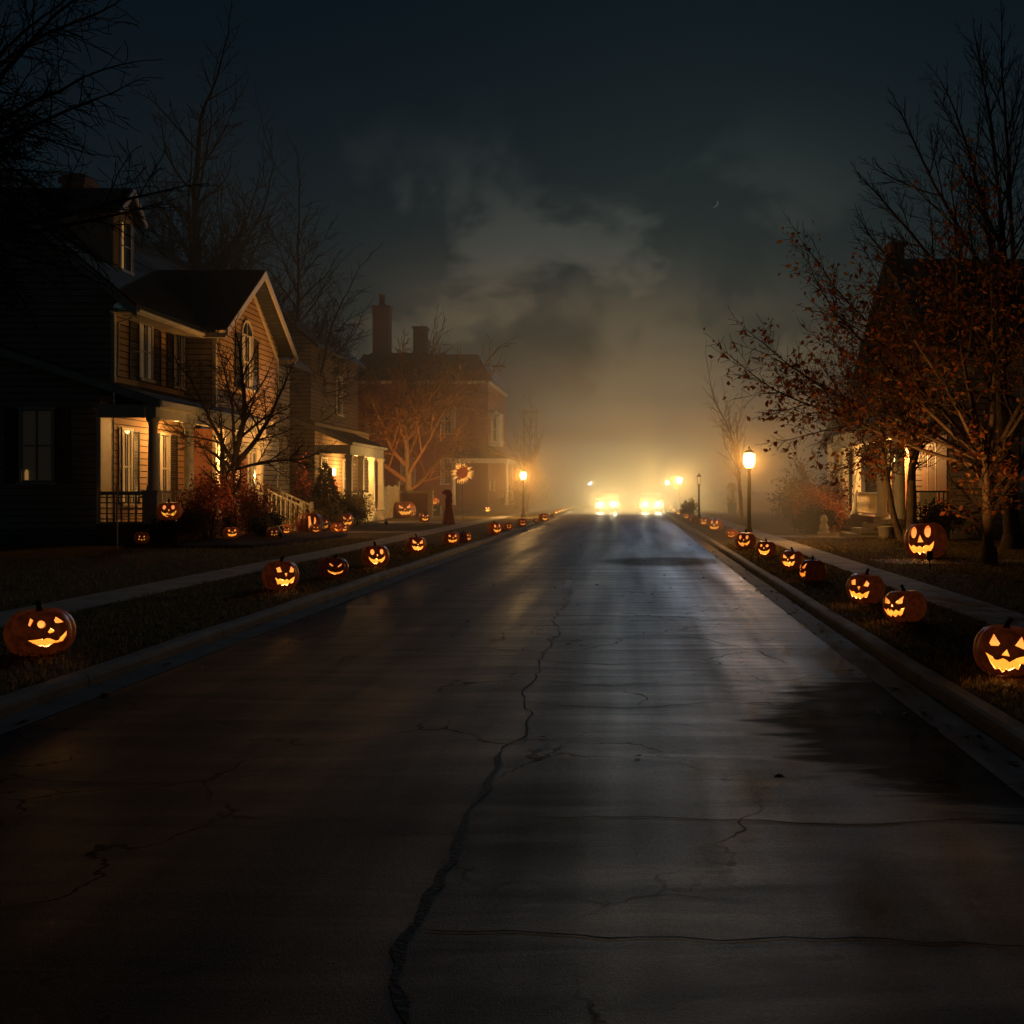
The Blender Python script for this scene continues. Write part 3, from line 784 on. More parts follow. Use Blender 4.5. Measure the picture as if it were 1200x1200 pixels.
# ------------------------------------------------------------------ trees and bushes
def rot_about(d, ang, az):
    d = Vector(d).normalized()
    a = d.orthogonal().normalized()
    a = Matrix.Rotation(az, 3, d) @ a
    return (Matrix.Rotation(ang, 3, a) @ d).normalized()
def grow(rng, mbs, tips, p, d, L, r, lvl, prm):
    n = max(3, int(L/prm['seg'])+1)
    n = min(n, 9)
    pts = [Vector(p)]; dd = Vector(d).normalized()
    for i in range(n):
        w = prm['wob']*(1+.4*lvl)
        dd = (dd + Vector((rng.gauss(0,w), rng.gauss(0,w), rng.gauss(0,w) + prm['up'][min(lvl,len(prm['up'])-1)]))).normalized()
        pts.append(pts[-1] + dd*(L/n))
    tipk = .25 if lvl >= prm['lv'] else .45
    rad = [max(prm['rmin'], r*(1-(1-tipk)*i/n)) for i in range(n+1)]
    mbs[0 if lvl <= prm.get('trunk_lv',0) else 1].tube(pts, rad, 8 if lvl == 0 else (5 if lvl == 1 else 3), cap=False)
    if lvl >= prm['lv'] - 1:
        for q in pts[1:]: tips.append(tuple(q))
    if lvl >= prm['lv']: return
    k = prm['n'][lvl]
    t0 = prm['t0'][min(lvl,len(prm['t0'])-1)]
    az = rng.random()*6.28
    for i in range(k):
        t = t0 + (1-t0)*((i+rng.random()*.9)/k)
        f = t*n; j = min(int(f), n-1)
        q = pts[j].lerp(pts[j+1], f-j)
        dl = (pts[j+1]-pts[j]).normalized()
        az += 2.4 + rng.uniform(-.5,.5)
        nd = rot_about(dl, R(rng.uniform(*prm['ang'][min(lvl,len(prm['ang'])-1)])), az)
        if prm.get('bias') and lvl == 0: nd = (nd + Vector(prm['bias'])*rng.uniform(.3,1)).normalized()
        ll = L*prm['ratio'][min(lvl,len(prm['ratio'])-1)]*rng.uniform(.65,1.15)*(1.15-.5*t)
        rr = (r*(1-(1-tipk)*t))*rng.uniform(.42,.62)
        grow(rng, mbs, tips, q, nd, ll, rr, lvl+1, prm)
    # leader continues
    grow(rng, mbs, tips, pts[-1], dd, L*prm['lead'], rad[-1]*.95, lvl+1, prm)

BASE = dict(seg=.5, wob=.07, up=[.03,.05,.03,.02], rmin=.006, lv=4, n=[7,6,5,4], t0=[.35,.2,.15], ang=[(35,65),(30,60),(25,55)], ratio=[.55,.52,.5], lead=.5)
def tree(name, x, y, h, r, seed, label, prm=None, d=(0,0,1), bark='bark', twig='twig', leaf=None, nleaf=0, lsize=.1, cat='tree', group=None, stems=None, leafbox=None, z=0):
    pr = dict(BASE); pr.update(prm or {})
    t = empty(name, x, y, G, 0, label, cat, group)
    rng = random.Random(seed)
    a, b = MB(), MB(); tips = []
    for (sd, sh, sr, so) in (stems or [(d, h, r, (0,0,0))]):
        # flare at the root
        grow(rng, (a,b), tips, (x+so[0], y+so[1], so[2]-.05), sd, sh, sr, 0, pr)
    a.tube([(x,y,-.08),(x,y,.05),(x+d[0]*.3,y+d[1]*.3,.35)], [r*1.5,r*1.25,r*.98], 10, cap=False)
    a.build('trunk', M[bark], t, True)
    b.build('crown', M[twig], t)
    if leaf:
        rs = np.random.RandomState(seed)
        T = np.array(tips)
        T = T - np.array([x,y,0])
        if leafbox is not None:
            keep = leafbox(T); T = T[keep]
        if len(T):
            # leaves in sprays: some twigs full, some bare
            w = rs.rand(len(T))**3.; w /= w.sum()
            q = T[rs.choice(len(T), nleaf, p=w)] + rs.normal(size=(nleaf,3))*lsize*.9
            V, F = leafquads(q, lsize, seed)
            np_mesh('foliage', V, F, M[leaf], t)
    return t

# big bare tree outside the frame on the left, its boughs reach in at the top left
tree('bare_tree', -10.6, 13.2, 4.2, .26, 11, 'dark bare boughs reaching in at the top left corner',
     dict(n=[17,9,6], lv=3, ratio=[.40,.5,.5], up=[.0,.0,-.02,-.03], ang=[(35,80),(30,65),(25,60)], t0=[.22,.1,.1], wob=.075, lead=.45, rmin=.0055, seg=.35),
     stems=[((0,0,1),4.6,.26,(0,0,0))]+[(Vector(q).normalized(),L,.075,(0,0,z)) for q,L,z in (((5,0,2.2),3.5,3.9),((5,.3,2.9),3.6,4.1),((4.4,-.5,2.6),3.4,4.1),((4.6,.9,1.6),3.0,4.2),((3.6,-.3,3.6),3.4,4.2),((4.2,.6,3.3),3.8,4.0),((4.6,-.8,2.0),2.8,4.3),((4.8,.5,2.4),3.0,4.6),((4.4,.2,3.0),2.9,4.9))])
# tall trees behind the first house
tree('bare_tree', -20.6, 51, 12.5, .5, 21, 'tallest bare tree with a straight thick trunk behind the gabled house', dict(n=[20,9,6,5], ratio=[.46,.5,.5], up=[.0,.07,.04], ang=[(40,70),(30,55)], t0=[.3,.2], lead=.55, rmin=.014, seg=.9, lv=4, wob=.05))
tree('bare_tree', -19.3, 54, 9.5, .30, 22, 'bare tree with forked crown right of the tallest trunk', dict(n=[10,9,6,5], ratio=[.6,.5,.5], ang=[(22,45),(25,50)], lead=.6, rmin=.012, seg=.8, up=[.03,.06,.03]))
tree('bare_tree', -17.4, 56, 8.8, .30, 23, 'wide bare tree showing over the right of the gable', dict(n=[11,9,7,5], ratio=[.65,.52,.5], ang=[(25,55),(25,55)], lead=.6, rmin=.012, seg=.8, up=[.03,.05,.02]))
# small forked tree in front of the porch
tree('bare_tree', -12.35, 33.4, 2.6, .17, 37, 'small dark forked tree standing before the lit porch',
     dict(n=[8,7,5], lv=3, ratio=[.48,.5,.5], ang=[(22,60),(25,60),(30,60)], t0=[.2,.15,.1], lead=.4, rmin=.007, seg=.3, wob=.08, up=[.02,.03,.03]),
     stems=[((.12,0,1),2.5,.17,(0,0,0))]+[(Vector(q).normalized(),L,r_,(.30,0,z_)) for q,L,r_,z_ in (((.4,0,3.8),2.9,.10,2.4),((1.7,.1,2.6),2.5,.09,2.3),((-1.3,.2,3.2),2.7,.07,2.3),((-1.8,-.2,1.2),1.9,.05,2.1),((2.5,-.1,.9),2.1,.05,2.2),((-.4,-.4,3.6),2.6,.06,2.4))])
# orange-lit tree by the brick house
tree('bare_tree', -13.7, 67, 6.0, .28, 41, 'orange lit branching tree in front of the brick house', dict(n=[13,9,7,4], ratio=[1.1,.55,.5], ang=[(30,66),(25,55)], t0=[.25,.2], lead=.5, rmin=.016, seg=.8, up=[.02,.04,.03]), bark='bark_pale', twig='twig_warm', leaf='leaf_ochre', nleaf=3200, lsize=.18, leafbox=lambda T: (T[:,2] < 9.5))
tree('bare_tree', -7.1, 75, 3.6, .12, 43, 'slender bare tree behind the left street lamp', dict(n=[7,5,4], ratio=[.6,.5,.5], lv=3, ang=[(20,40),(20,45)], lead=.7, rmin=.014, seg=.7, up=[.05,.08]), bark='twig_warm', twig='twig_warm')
# right side
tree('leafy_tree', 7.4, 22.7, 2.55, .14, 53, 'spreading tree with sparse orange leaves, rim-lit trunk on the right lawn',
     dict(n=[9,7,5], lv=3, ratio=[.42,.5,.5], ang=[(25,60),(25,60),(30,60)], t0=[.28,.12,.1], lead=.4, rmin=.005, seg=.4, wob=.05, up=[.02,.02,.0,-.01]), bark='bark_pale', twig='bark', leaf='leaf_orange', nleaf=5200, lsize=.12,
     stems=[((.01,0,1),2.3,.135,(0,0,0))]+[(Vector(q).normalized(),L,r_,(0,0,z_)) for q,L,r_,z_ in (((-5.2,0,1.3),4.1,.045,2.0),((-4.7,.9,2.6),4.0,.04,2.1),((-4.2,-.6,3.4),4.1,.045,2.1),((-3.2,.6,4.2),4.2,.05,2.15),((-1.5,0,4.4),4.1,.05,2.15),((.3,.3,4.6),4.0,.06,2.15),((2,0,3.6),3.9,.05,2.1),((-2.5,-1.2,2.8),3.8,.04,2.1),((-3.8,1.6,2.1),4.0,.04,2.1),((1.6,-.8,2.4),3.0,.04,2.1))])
tree('bare_tree', 9.9, 28.5, 6.0, .26, 61, 'tall dark bare tree with upswept branches at the right edge',
     dict(n=[9,7,4], lv=3, ratio=[.42,.5,.5], ang=[(18,45),(18,42)], t0=[.2,.12], lead=.32, rmin=.007, seg=.6, wob=.045, up=[.03,.07,.05,.03]), 
     stems=[((0,0,1),6.2,.24,(0,0,0))]+[(Vector(q).normalized(),L,.075,(0,0,z_)) for q,L,z_ in (((-4.3,0,1.9),3.9,5.3),((-3.6,.6,3.6),4.4,5.4),((-2.9,-.5,5.3),4.9,5.6),((-1.8,.3,6.4),5.4,5.8),((-.9,-.4,7),5.6,5.9),((.4,.2,7),5.6,6.0),((1.6,0,5),4.6,5.7),((-3.8,-.6,.9),3.4,4.9),((2.5,.4,3),4,5.2))])
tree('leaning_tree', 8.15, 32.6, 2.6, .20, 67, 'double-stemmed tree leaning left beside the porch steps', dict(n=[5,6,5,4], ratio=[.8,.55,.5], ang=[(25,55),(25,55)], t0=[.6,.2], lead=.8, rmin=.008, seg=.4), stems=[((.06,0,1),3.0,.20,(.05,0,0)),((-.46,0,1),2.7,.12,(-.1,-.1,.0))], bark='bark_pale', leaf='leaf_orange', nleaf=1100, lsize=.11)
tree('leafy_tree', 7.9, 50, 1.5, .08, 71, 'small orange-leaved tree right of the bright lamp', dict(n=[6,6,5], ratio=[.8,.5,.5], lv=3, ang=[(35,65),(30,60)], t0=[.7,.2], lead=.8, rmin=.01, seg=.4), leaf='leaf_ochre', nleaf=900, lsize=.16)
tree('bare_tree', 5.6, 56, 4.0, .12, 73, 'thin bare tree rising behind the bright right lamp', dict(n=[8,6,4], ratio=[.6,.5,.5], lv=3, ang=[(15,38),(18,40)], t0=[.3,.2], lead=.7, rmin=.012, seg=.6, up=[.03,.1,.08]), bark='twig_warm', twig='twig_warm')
tree('bare_tree', 11.5, 58, 6.0, .2, 79, 'hazy bare tree beyond the small orange-leaved tree', dict(n=[8,7,5], ratio=[.6,.5,.5], lv=3, ang=[(25,50),(25,50)], lead=.7, rmin=.014, seg=.8), leaf='leaf_ochre', nleaf=900, lsize=.2)

def bush(name, x, y, rx, ry, rz, n, ls, mat, seed, label, group=None, lumps=7, z=0, sticks=20, stick='twig'):
    t = empty(name, x, y, G+z, 0, label, 'bush', group)
    rs = np.random.RandomState(seed)
    C = []
    for i in range(lumps):
        a = rs.rand()*6.28; q = rs.rand()**.5*.62
        C.append((math.cos(a)*rx*q, math.sin(a)*ry*q, rz*(.35+.75*rs.rand()*(1-q*.6)), .32+.25*rs.rand()))
    P = []
    for (cx,cy,cz,s) in C:
        k = n//lumps
        v = rs.normal(size=(k,3)); v /= np.linalg.norm(v,axis=1)[:,None]
        rr = (rs.rand(k)**.45)[:,None]*(.75+.5*rs.rand(k)[:,None])
        q = v*rr*np.array([rx*s*1.25, ry*s*1.25, rz*s]) + np.array([cx,cy,cz])
        P.append(q)
    P = np.concatenate(P); P = P[P[:,2] > .02]
    V, F = leafquads(P, ls, seed)
    np_mesh('foliage', V, F, M[mat], t)
    mb = MB(); rng = random.Random(seed)
    for i in range(sticks):
        a = rng.random()*6.28; q = rng.random()
        e = (x+math.cos(a)*rx*q*.9, y+math.sin(a)*ry*q*.9, rz*rng.uniform(.6,1.15))
        m_ = (x+math.cos(a)*rx*q*.35, y+math.sin(a)*ry*q*.35, rz*.45)
        mb.tube([(x+math.cos(a)*.1,y+math.sin(a)*.1,-.03), m_, e], [.018,.012,.004], 4)
    mb.build('stems', M[stick], t)
    return t
BL = 'bushes in front of the lit porch'
bush('bush', -12.45, 29.9, .85, .65, .85, 5500, .06, 'leaf_dark', 101, 'low black-green bush carrying a pumpkin at the left of the porch', BL)
bush('bush', -12.1, 31.4, .95, .8, 1.65, 4600, .075, 'leaf_red', 102, 'red-leaved bush between the pumpkin bush and the bare tree', BL)
bush('bush', -11.75, 34.6, 1.0, .8, 1.6, 4600, .075, 'leaf_red', 103, 'red-leaved bush right of the bare tree trunk', BL)
bush('bush', -12.65, 34.9, .40, .45, 2.5, 1500, .08, 'leaf_red', 104, 'tall thin red shrub below the porch lantern', BL)
bush('bush', -11.0, 33.2, .75, .6, .75, 3800, .06, 'leaf_dark', 105, 'low dark bush left of the porch steps', BL)
bush('bush', -11.4, 38.2, .7, .5, .75, 1200, .09, 'leaf_pale', 106, 'pale bright-leaved shrub at the foot of the porch steps', BL)
bush('bush', -12.4, 41.2, .5, .5, 2.3, 1000, .09, 'leaf_red', 107, 'narrow red shrub at the right corner of the porch', BL)
bush('bush', -12.1, 43.0, 1.0, .6, 1.05, 2600, .11, 'leaf_pale', 108, 'pale feathery shrub behind the large hooked pumpkin')
bush('bush', -12.1, 48.0, .7, .7, 1.3, 2600, .11, 'leaf_pale', 109, 'yellow lit shrub right of the conical evergreen')
bush('bush', 6.6, 39.6, 1.25, .8, 1.45, 5200, .09, 'leaf_orange', 110, 'bright orange-red bush before the right porch columns')
bush('bush', 6.4, 38.4, .9, .6, .75, 3800, .09, 'leaf_dark', 111, 'dark low bush left of the stone steps on the right')
bush('bush', 8.3, 44.0, .9, .8, 1.9, 1800, .10, 'leaf_red', 112, 'red shrub among the right porch columns')
bush('bush', 9.3, 33.1, 1.1, .6, .9, 3000, .09, 'leaf_dark', 113, 'black bush at the foot of the right house behind the big pumpkin')
bush('hedge', 8.4, 54, 2.2, 1.0, 1.3, 4500, .15, 'leaf_dark', 114, 'dark clipped hedge in the haze right of the bright lamp')
bush('bush', 3.1, 60, .55, .5, .8, 800, .12, 'leaf_dark', 115, 'low dark clump on the right verge short of the headlights')
bush('hedge', -8.6, 88, 2.0, 1.2, 1.9, 2500, .2, 'leaf_dark', 116, 'hazy round shrub in front of the garage beyond the brick house')
def conifer(x, y, h, rad, seed, label):
    t = empty('conical_evergreen', x, y, G, 0, label, 'tree')
    rs = np.random.RandomState(seed)
    n = 7000
    u = 1 - np.sqrt(rs.rand(n)); a = rs.rand(n)*6.283
    r_ = rad*(1-u)**.85*(1+.10*np.sin(a*5+u*19)+.08*rs.normal(size=n))*(.72+.3*rs.rand(n))
    P = np.stack([np.cos(a)*r_, np.sin(a)*r_, .1+u*h*1.0], 1)
    V, F = leafquads(P, .12, seed, aspect=.35)
    np_mesh('crown', V, F, M['leaf_dark'], t)
    mb = MB(); mb.tube([(x,y,-.05),(x,y,h*.55),(x,y,h*.95)], [.10,.06,.01], 7); mb.build('trunk', M['bark'], t, True)
conifer(-12.55, 45.0, 2.65, .92, 7, 'dark conical evergreen between the two porches')

carved(-12.45, 29.6, .33, 'smile', -4, 'pumpkin perched on top of the black-green bush by the porch', z=G+.72, group=YARD_L, dim=False)

# ------------------------------------------------------------------ building helpers
def facing(d, x0, y0):
    return {'+x': lambda u,n,z: (x0+n, y0+u, z), '-x': lambda u,n,z: (x0-n, y0+u, z), '-y': lambda u,n,z: (x0+u, y0-n, z)}[d]
def siding(T, u0, u1, z0, z1, clip=None, course=.19, lip=.022):
    """lap siding: each board leans out at its foot. clip(z) -> (ua, ub) trims the ends under a gable"""
    mb = MB(); z = z0
    while z < z1-1e-4:
        zt = min(z+course, z1)
        a0, b0 = clip(z) if clip else (u0,u1)
        a1, b1 = clip(zt) if clip else (u0,u1)
        if b0 <= a0: break
        zg = z+.028
        mb.quad(T(a0,lip,zg), T(b0,lip,zg), T(b1,.004,zt), T(a1,.004,zt))
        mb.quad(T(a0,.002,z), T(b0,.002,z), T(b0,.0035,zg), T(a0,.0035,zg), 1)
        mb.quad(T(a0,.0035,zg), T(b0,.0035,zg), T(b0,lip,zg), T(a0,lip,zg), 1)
        z = zt
    return mb
def window(parent, T, uc, zc, w, h, frame='trim', curtain='curtain', arch=False, sill=True, cols=1, side='both', wide=.30):
    """frame with meeting rail (part), pane, curtain and sill (sub-parts)"""
    c = .085; n1 = .06
    mb = MB()
    u0, u1, z0, z1 = uc-w/2, uc+w/2, zc-h/2, zc+h/2
    mb.tbox(T,u0-c,u0,.0,n1,z0-.0,z1); mb.tbox(T,u1,u1+c,.0,n1,z0,z1)
    mb.tbox(T,u0,u1,.0,n1-.012,zc-.025,zc+.025)
    if arch:
        k = 12
        ro, ri = w/2+c, w/2
        for i in range(k):
            a0, a1 = math.pi*i/k, math.pi*(i+1)/k
            pts = []
            for (n_) in (.0, n1):
                for r_, a in ((ri,a0),(ro,a0),(ro,a1),(ri,a1)):
                    pts.append(T(uc+r_*math.cos(a), n_, z1+r_*math.sin(a)))
            mb.add(pts, [(0,1,2,3),(7,6,5,4),(0,4,5,1),(1,5,6,2),(2,6,7,3),(3,7,4,0)])
        mb.tbox(T,u0,u1,.0,n1-.012,z1-.025,z1+.025)
        mb.tbox(T,uc-.015,uc+.015,.0,n1-.02,z1,z1+w/2)
    else:
        mb.tbox(T,u0-c-.02,u1+c+.02,.0,n1+.02,z1,z1+c)
    for i in range(1, cols+1):
        if cols > 0:
            uu = u0+w*i/(cols+1); mb.tbox(T,uu-.012,uu+.012,.0,n1-.022,z0,z1)
    f = mb.build('window', M[frame], parent)
    g = MB(); g.tbox(T,u0,u1,.026,.03,z0,z1)
    if arch: g.add([T(uc,.029,z1)]+[T(uc+w/2*math.cos(math.pi*i/12),.029,z1+w/2*math.sin(math.pi*i/12)) for i in range(13)], [(0,i+1,i+2) for i in range(12)])
    g.build('pane', M['glass'], f)
    if curtain:
        cu = MB(); k = 14
        def drape(a, b_):
            for i in range(k):
                ua = a+(b_-a)*i/k; ub = a+(b_-a)*(i+1)/k
                na = .0325+.003*(i%2); nb = .0325+.003*((i+1)%2)
                cu.quad(T(ua,na,z0+.03),T(ub,nb,z0+.03),T(ub,nb,z1-.03),T(ua,na,z1-.03))
        if side in ('both','l'): drape(u0+.02, u0+w*wide)
        if side in ('both','r'): drape(u1-w*wide, u1-.02)
        cu.build('curtain', M[curtain], f)
    if sill:
        s = MB(); s.tbox(T,u0-c-.04,u1+c+.04,.0,n1+.06,z0-.09,z0); s.build('sill', M[frame], f)
    return f
def shutter(parent, T, u0, u1, z0, z1, mat='shutter'):
    mb = MB(); e = .05
    mb.tbox(T,u0,u0+e,.02,.06,z0,z1); mb.tbox(T,u1-e,u1,.02,.06,z0,z1)
    for za in (z0, (z0+z1)/2-e/2, z1-e): mb.tbox(T,u0+e,u1-e,.02,.058,za,za+e)
    n = int((z1-z0)/.07)
    for i in range(n):
        z = z0+(z1-z0)*(i+.5)/n
        mb.quad(T(u0+e,.028,z+.03),T(u1-e,.028,z+.03),T(u1-e,.05,z-.025),T(u0+e,.05,z-.025))
    return mb.build('shutter', M[mat], parent)
def column(parent, x, y, z0, z1, r, mat='trim', sq=False, flute=0):
    mb = MB()
    if sq:
        mb.box(x-r,x+r,y-r,y+r,z0+.12,z1-.14); mb.box(x-r*1.3,x+r*1.3,y-r*1.3,y+r*1.3,z0,z0+.12); mb.box(x-r*1.35,x+r*1.35,y-r*1.35,y+r*1.35,z1-.14,z1)
        return mb.build('column', M[mat], parent)
    H = z1-z0
    mb.lathe(x,y,[(r*1.35,z0),(r*1.35,z0+.05),(r*1.2,z0+.08),(r*1.25,z0+.12),(r,z0+.16),(r*1.0,z0+H*.35),(r*.86,z1-.24),(r*.86,z1-.22),(r*1.0,z1-.2),(r*.9,z1-.16),(r*1.15,z1-.1),(r*1.35,z1-.06),(r*1.35,z1)],18)
    return mb.build('column', M[mat], parent, True)
def railing(parent, a, b, z0, z1, mat='trim', gap=.13):
    """rails and balusters between two points in plan"""
    mb = MB(); ax, ay = a; bx, by = b
    mb.bar((ax,ay,z1-.03),(bx,by,z1-.03),.10,.06); mb.bar((ax,ay,z0+.09),(bx,by,z0+.09),.07,.05)
    L = math.hypot(bx-ax,by-ay); n = max(1,int(L/gap))
    for i in range(n):
        t = (i+.5)/n; x = ax+(bx-ax)*t; y = ay+(by-ay)*t
        mb.lathe(x,y,[(.022,z0+.11),(.022,z0+.25),(.032,z0+.4),(.02,z0+.6),(.022,z1-.06)],6)
    return mb.build('railing', M[mat], parent)
def part(name, mat, parent, fn, smooth=False):
    mb = MB(); fn(mb); return mb.build(name, M[mat], parent, smooth)
def point(name, x, y, z, w, c=(1,.6,.25), r=.06, parent=None):
    l = bpy.data.lights.new(name, 'POINT'); l.energy = w; l.color = c; l.shadow_soft_size = r
    o = bpy.data.objects.new(name, l); col.objects.link(o); o.location = (x,y,z)
    if parent is not None:
        o.parent = parent; o.location = (x-parent.location.x, y-parent.location.y, z)
    return o

# ------------------------------------------------------------------ the gabled house with the lit porch (left)
h1 = empty('gabled_house', -17, 38, G, 0, 'two-storey clapboard house with a lit front gable and glowing porch', 'house')
FX = '+x'
XM, XG, XP = -14.8, -13.8, -13.0     # main front, projecting gable front, porch roof edge
Ym0, Ym1, Yg0, Yg1 = 31.4, 47.5, 36.4, 42.8
slope = (11.8-6.8)/(20-14.1)
TS = facing('-y', 0, Ym0); TW = facing('-y', 0, 30.6)
# side wall with the upper gable end
def cl_side(z):
    if z <= 7.25: return (-25.2, XM)
    k = (z-7.25)/slope
    return (-25.2+k, XM-k)
siding(TS,-25.2,XM,.4,11.6,cl_side).build('wall', [M['siding_dark'], M['siding_lap_shade']], h1)
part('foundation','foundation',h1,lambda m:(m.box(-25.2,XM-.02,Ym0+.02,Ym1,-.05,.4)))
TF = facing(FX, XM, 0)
siding(TF,Ym0,Yg0,.55,4.4).build('wall', [M['siding'], M['siding_lap_shade']], h1)
siding(TF,Ym0,Yg0,4.4,6.75).build('wall', [M['siding'], M['siding_lap_shade']], h1)
siding(TF,Yg1,Ym1,.4,6.75).build('wall', [M['siding_dark'], M['siding_lap_shade']], h1)
# projecting gable: front and its side wall
TG = facing(FX, XG, 0)
ga = (9.4-6.9)/((Yg1-Yg0)/2+.45)
def cl_g(z):
    if z <= 6.95: return (Yg0, Yg1)
    k = (z-6.95)/ga
    return (Yg0+k, Yg1-k)
siding(TG,Yg0,Yg1,.55,3.6).build('wall', [M['trim'], M['siding_lap_shade']], h1)
siding(TG,Yg0,Yg1,4.1,9.2,cl_g).build('wall', [M['siding'], M['siding_lap_shade']], h1)
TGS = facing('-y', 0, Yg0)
siding(TGS,XM+.02,XG,4.1,6.6).build('wall', [M['siding_dark'], M['siding_lap_shade']], h1)
part('side_panel','redwall',h1,lambda m:(m.box(XM+.03,XG-.06,Yg0-.03,Yg0-.004,.6,3.55), [m.box(XM+.03,XG-.06,Yg0-.045,Yg0-.03,z,z+.012) for z in (1.1,1.6,2.1,2.6,3.1)]))
# corner boards
for q in ((XM-.07,XM+.035,Ym0-.035,Ym0+.08,4.6,6.6),(XG-.07,XG+.04,Yg0-.04,Yg0+.09,.6,3.5),(XG-.07,XG+.04,Yg0-.04,Yg0+.09,4.1,6.6),(XG-.05,XG+.04,Yg1-.09,Yg1+.03,.6,6.6)):
    part('corner_board','trim',h1,lambda m:m.box(*q))
# main roof: two planes
def roof_main(m):
    y0, y1 = Ym0-.4, Ym1+.35
    m.slab((-13.98,y0,6.78),(-20,y0,11.88),(-20,y1,11.88),(-13.98,y1,6.78),.14)
    m.slab((-20,y0,11.88),(-26.02,y0,6.78),(-26.02,y1,6.78),(-20,y1,11.88),.14)
part('roof','roof',h1,roof_main)
def rake(m):
    y = Ym0-.42
    m.add([(-13.95,y,6.66),(-20,y,11.78),(-20,y,11.5),(-13.95,y,6.38),(-13.95,y+.04,6.66),(-20,y+.04,11.78),(-20,y+.04,11.5),(-13.95,y+.04,6.38)],[(0,1,2,3),(7,6,5,4),(0,4,5,1),(2,6,7,3),(0,3,7,4)])
    m.add([(-26.05,y,6.66),(-20,y,11.78),(-20,y,11.5),(-26.05,y,6.38)],[(0,1,2,3)])
part('rake_board','trim_grey',h1,rake)
# eave: soffit, dentils and gutter along the main front
def eave(m):
    m.box(-14.76,-14.02,Ym0-.35,Yg0+.0,6.56,6.62)
    m.box(-14.02,-13.97,Ym0-.38,Yg0-.6,6.5,6.66)
    for i in range(24):
        y = Ym0+.1+i*.2
        m.box(-14.6,-14.05,y,y+.06,6.50,6.56)
part('eave','trim',h1,eave)
def gutter(m):
    m.tube([(-13.93,Ym0-.4,6.6),(-13.93,Yg0-.4,6.6)],[.055,.055],8)
    m.tube([(-13.93,Ym0-.4,6.58),(-14.2,Ym0-.2,6.42),(-14.62,Ym0-.08,6.3),(-14.66,Ym0-.07,4.8)],[.035]*4,6)
part('gutter','trim',h1,gutter)
# gable roof over the projecting part
yc = (Yg0+Yg1)/2
def roof_g(m):
    hw = (Yg1-Yg0)/2+.55; zt = 9.46; zb = 6.86
    xf = -13.2; xb = -17.3
    m.slab((xf,yc-hw,zb),(xf,yc,zt),(xb,yc,zt),(-14.3,yc-hw,zb),.12)
    m.slab((xf,yc,zt),(xf,yc+hw,zb),(-14.3,yc+hw,zb),(xb,yc,zt),.12)
part('gable_roof','roof',h1,roof_g)
def gtrim(m):
    hw = (Yg1-Yg0)/2+.57; x0, x1 = -13.24, -13.17
    for s in (-1,1):
        a = (yc+s*hw, 6.80); t = (yc, 9.42)
        pts = []
        for x in (x0,x1):
            for (y,z) in (a, t, (t[0], t[1]-.27), (a[0], a[1]-.24)): pts.append((x,y,z))
        m.add(pts,[(0,1,2,3),(7,6,5,4),(0,4,5,1),(1,5,6,2),(2,6,7,3),(3,7,4,0)])
        # frieze board lying on the wall under the soffit
        q = []
        for x in (XG+.022, XG+.05):
            for (y,z) in ((yc+s*(hw-.55),6.62),(yc,9.06),(yc,8.86),(yc+s*(hw-.55),6.42)): q.append((x,y,z))
        m.add(q,[(0,1,2,3),(7,6,5,4),(0,4,5,1),(1,5,6,2),(2,6,7,3),(3,7,4,0)])
    for s in (-1,1):   # eave return
        y0 = yc+s*hw
        m.box(-14.25,-13.24,min(y0,y0-s*.12),max(y0,y0-s*.12),6.5,6.66)
part('gable_trim','trim',h1,gtrim)
# dormer
def dormer(m):
    x = -15.9; y0, y1 = 33.7, 35.1; xb = -18.6
    m.box(xb,x,y0,y0+.05,8.1,10.15); m.box(xb,x,y1-.05,y1,8.1,10.15); m.box(x-.05,x,y0+.05,y1-.05,8.1,10.15)
    m.add([(x-.02,y0,10.15),(x-.02,y1,10.15),(x-.02,(y0+y1)/2,10.85)],[(0,1,2)])
dm = part('dormer','siding_dark',h1,dormer)
part('dormer_roof','roof',dm,lambda m:(m.slab((-15.6,33.5,10.05),(-15.6,34.4,10.98),(-19.0,34.4,10.98),(-18.2,33.5,10.05),.09), m.slab((-15.6,34.4,10.98),(-15.6,35.3,10.05),(-18.2,35.3,10.05),(-19.0,34.4,10.98),.09)))
part('dormer_trim','trim_grey',dm,lambda m:[m.bar((-15.58,34.4+s*.9,9.97),(-15.58,34.4,10.88),.05,.16) for s in (-1,1)])
window(h1, facing(FX,-15.9,0), 34.45, 9.15, .62, 1.5, 'trim_grey', 'curtain_glow', side='l')
# chimney
part('chimney','brick_dark',h1,lambda m:(m.box(-20.4,-19.6,39.3,40.2,10.8,12.5), m.box(-20.48,-19.52,39.22,40.28,12.5,12.72), m.box(-20.4,-19.6,39.3,40.2,12.72,12.85)))
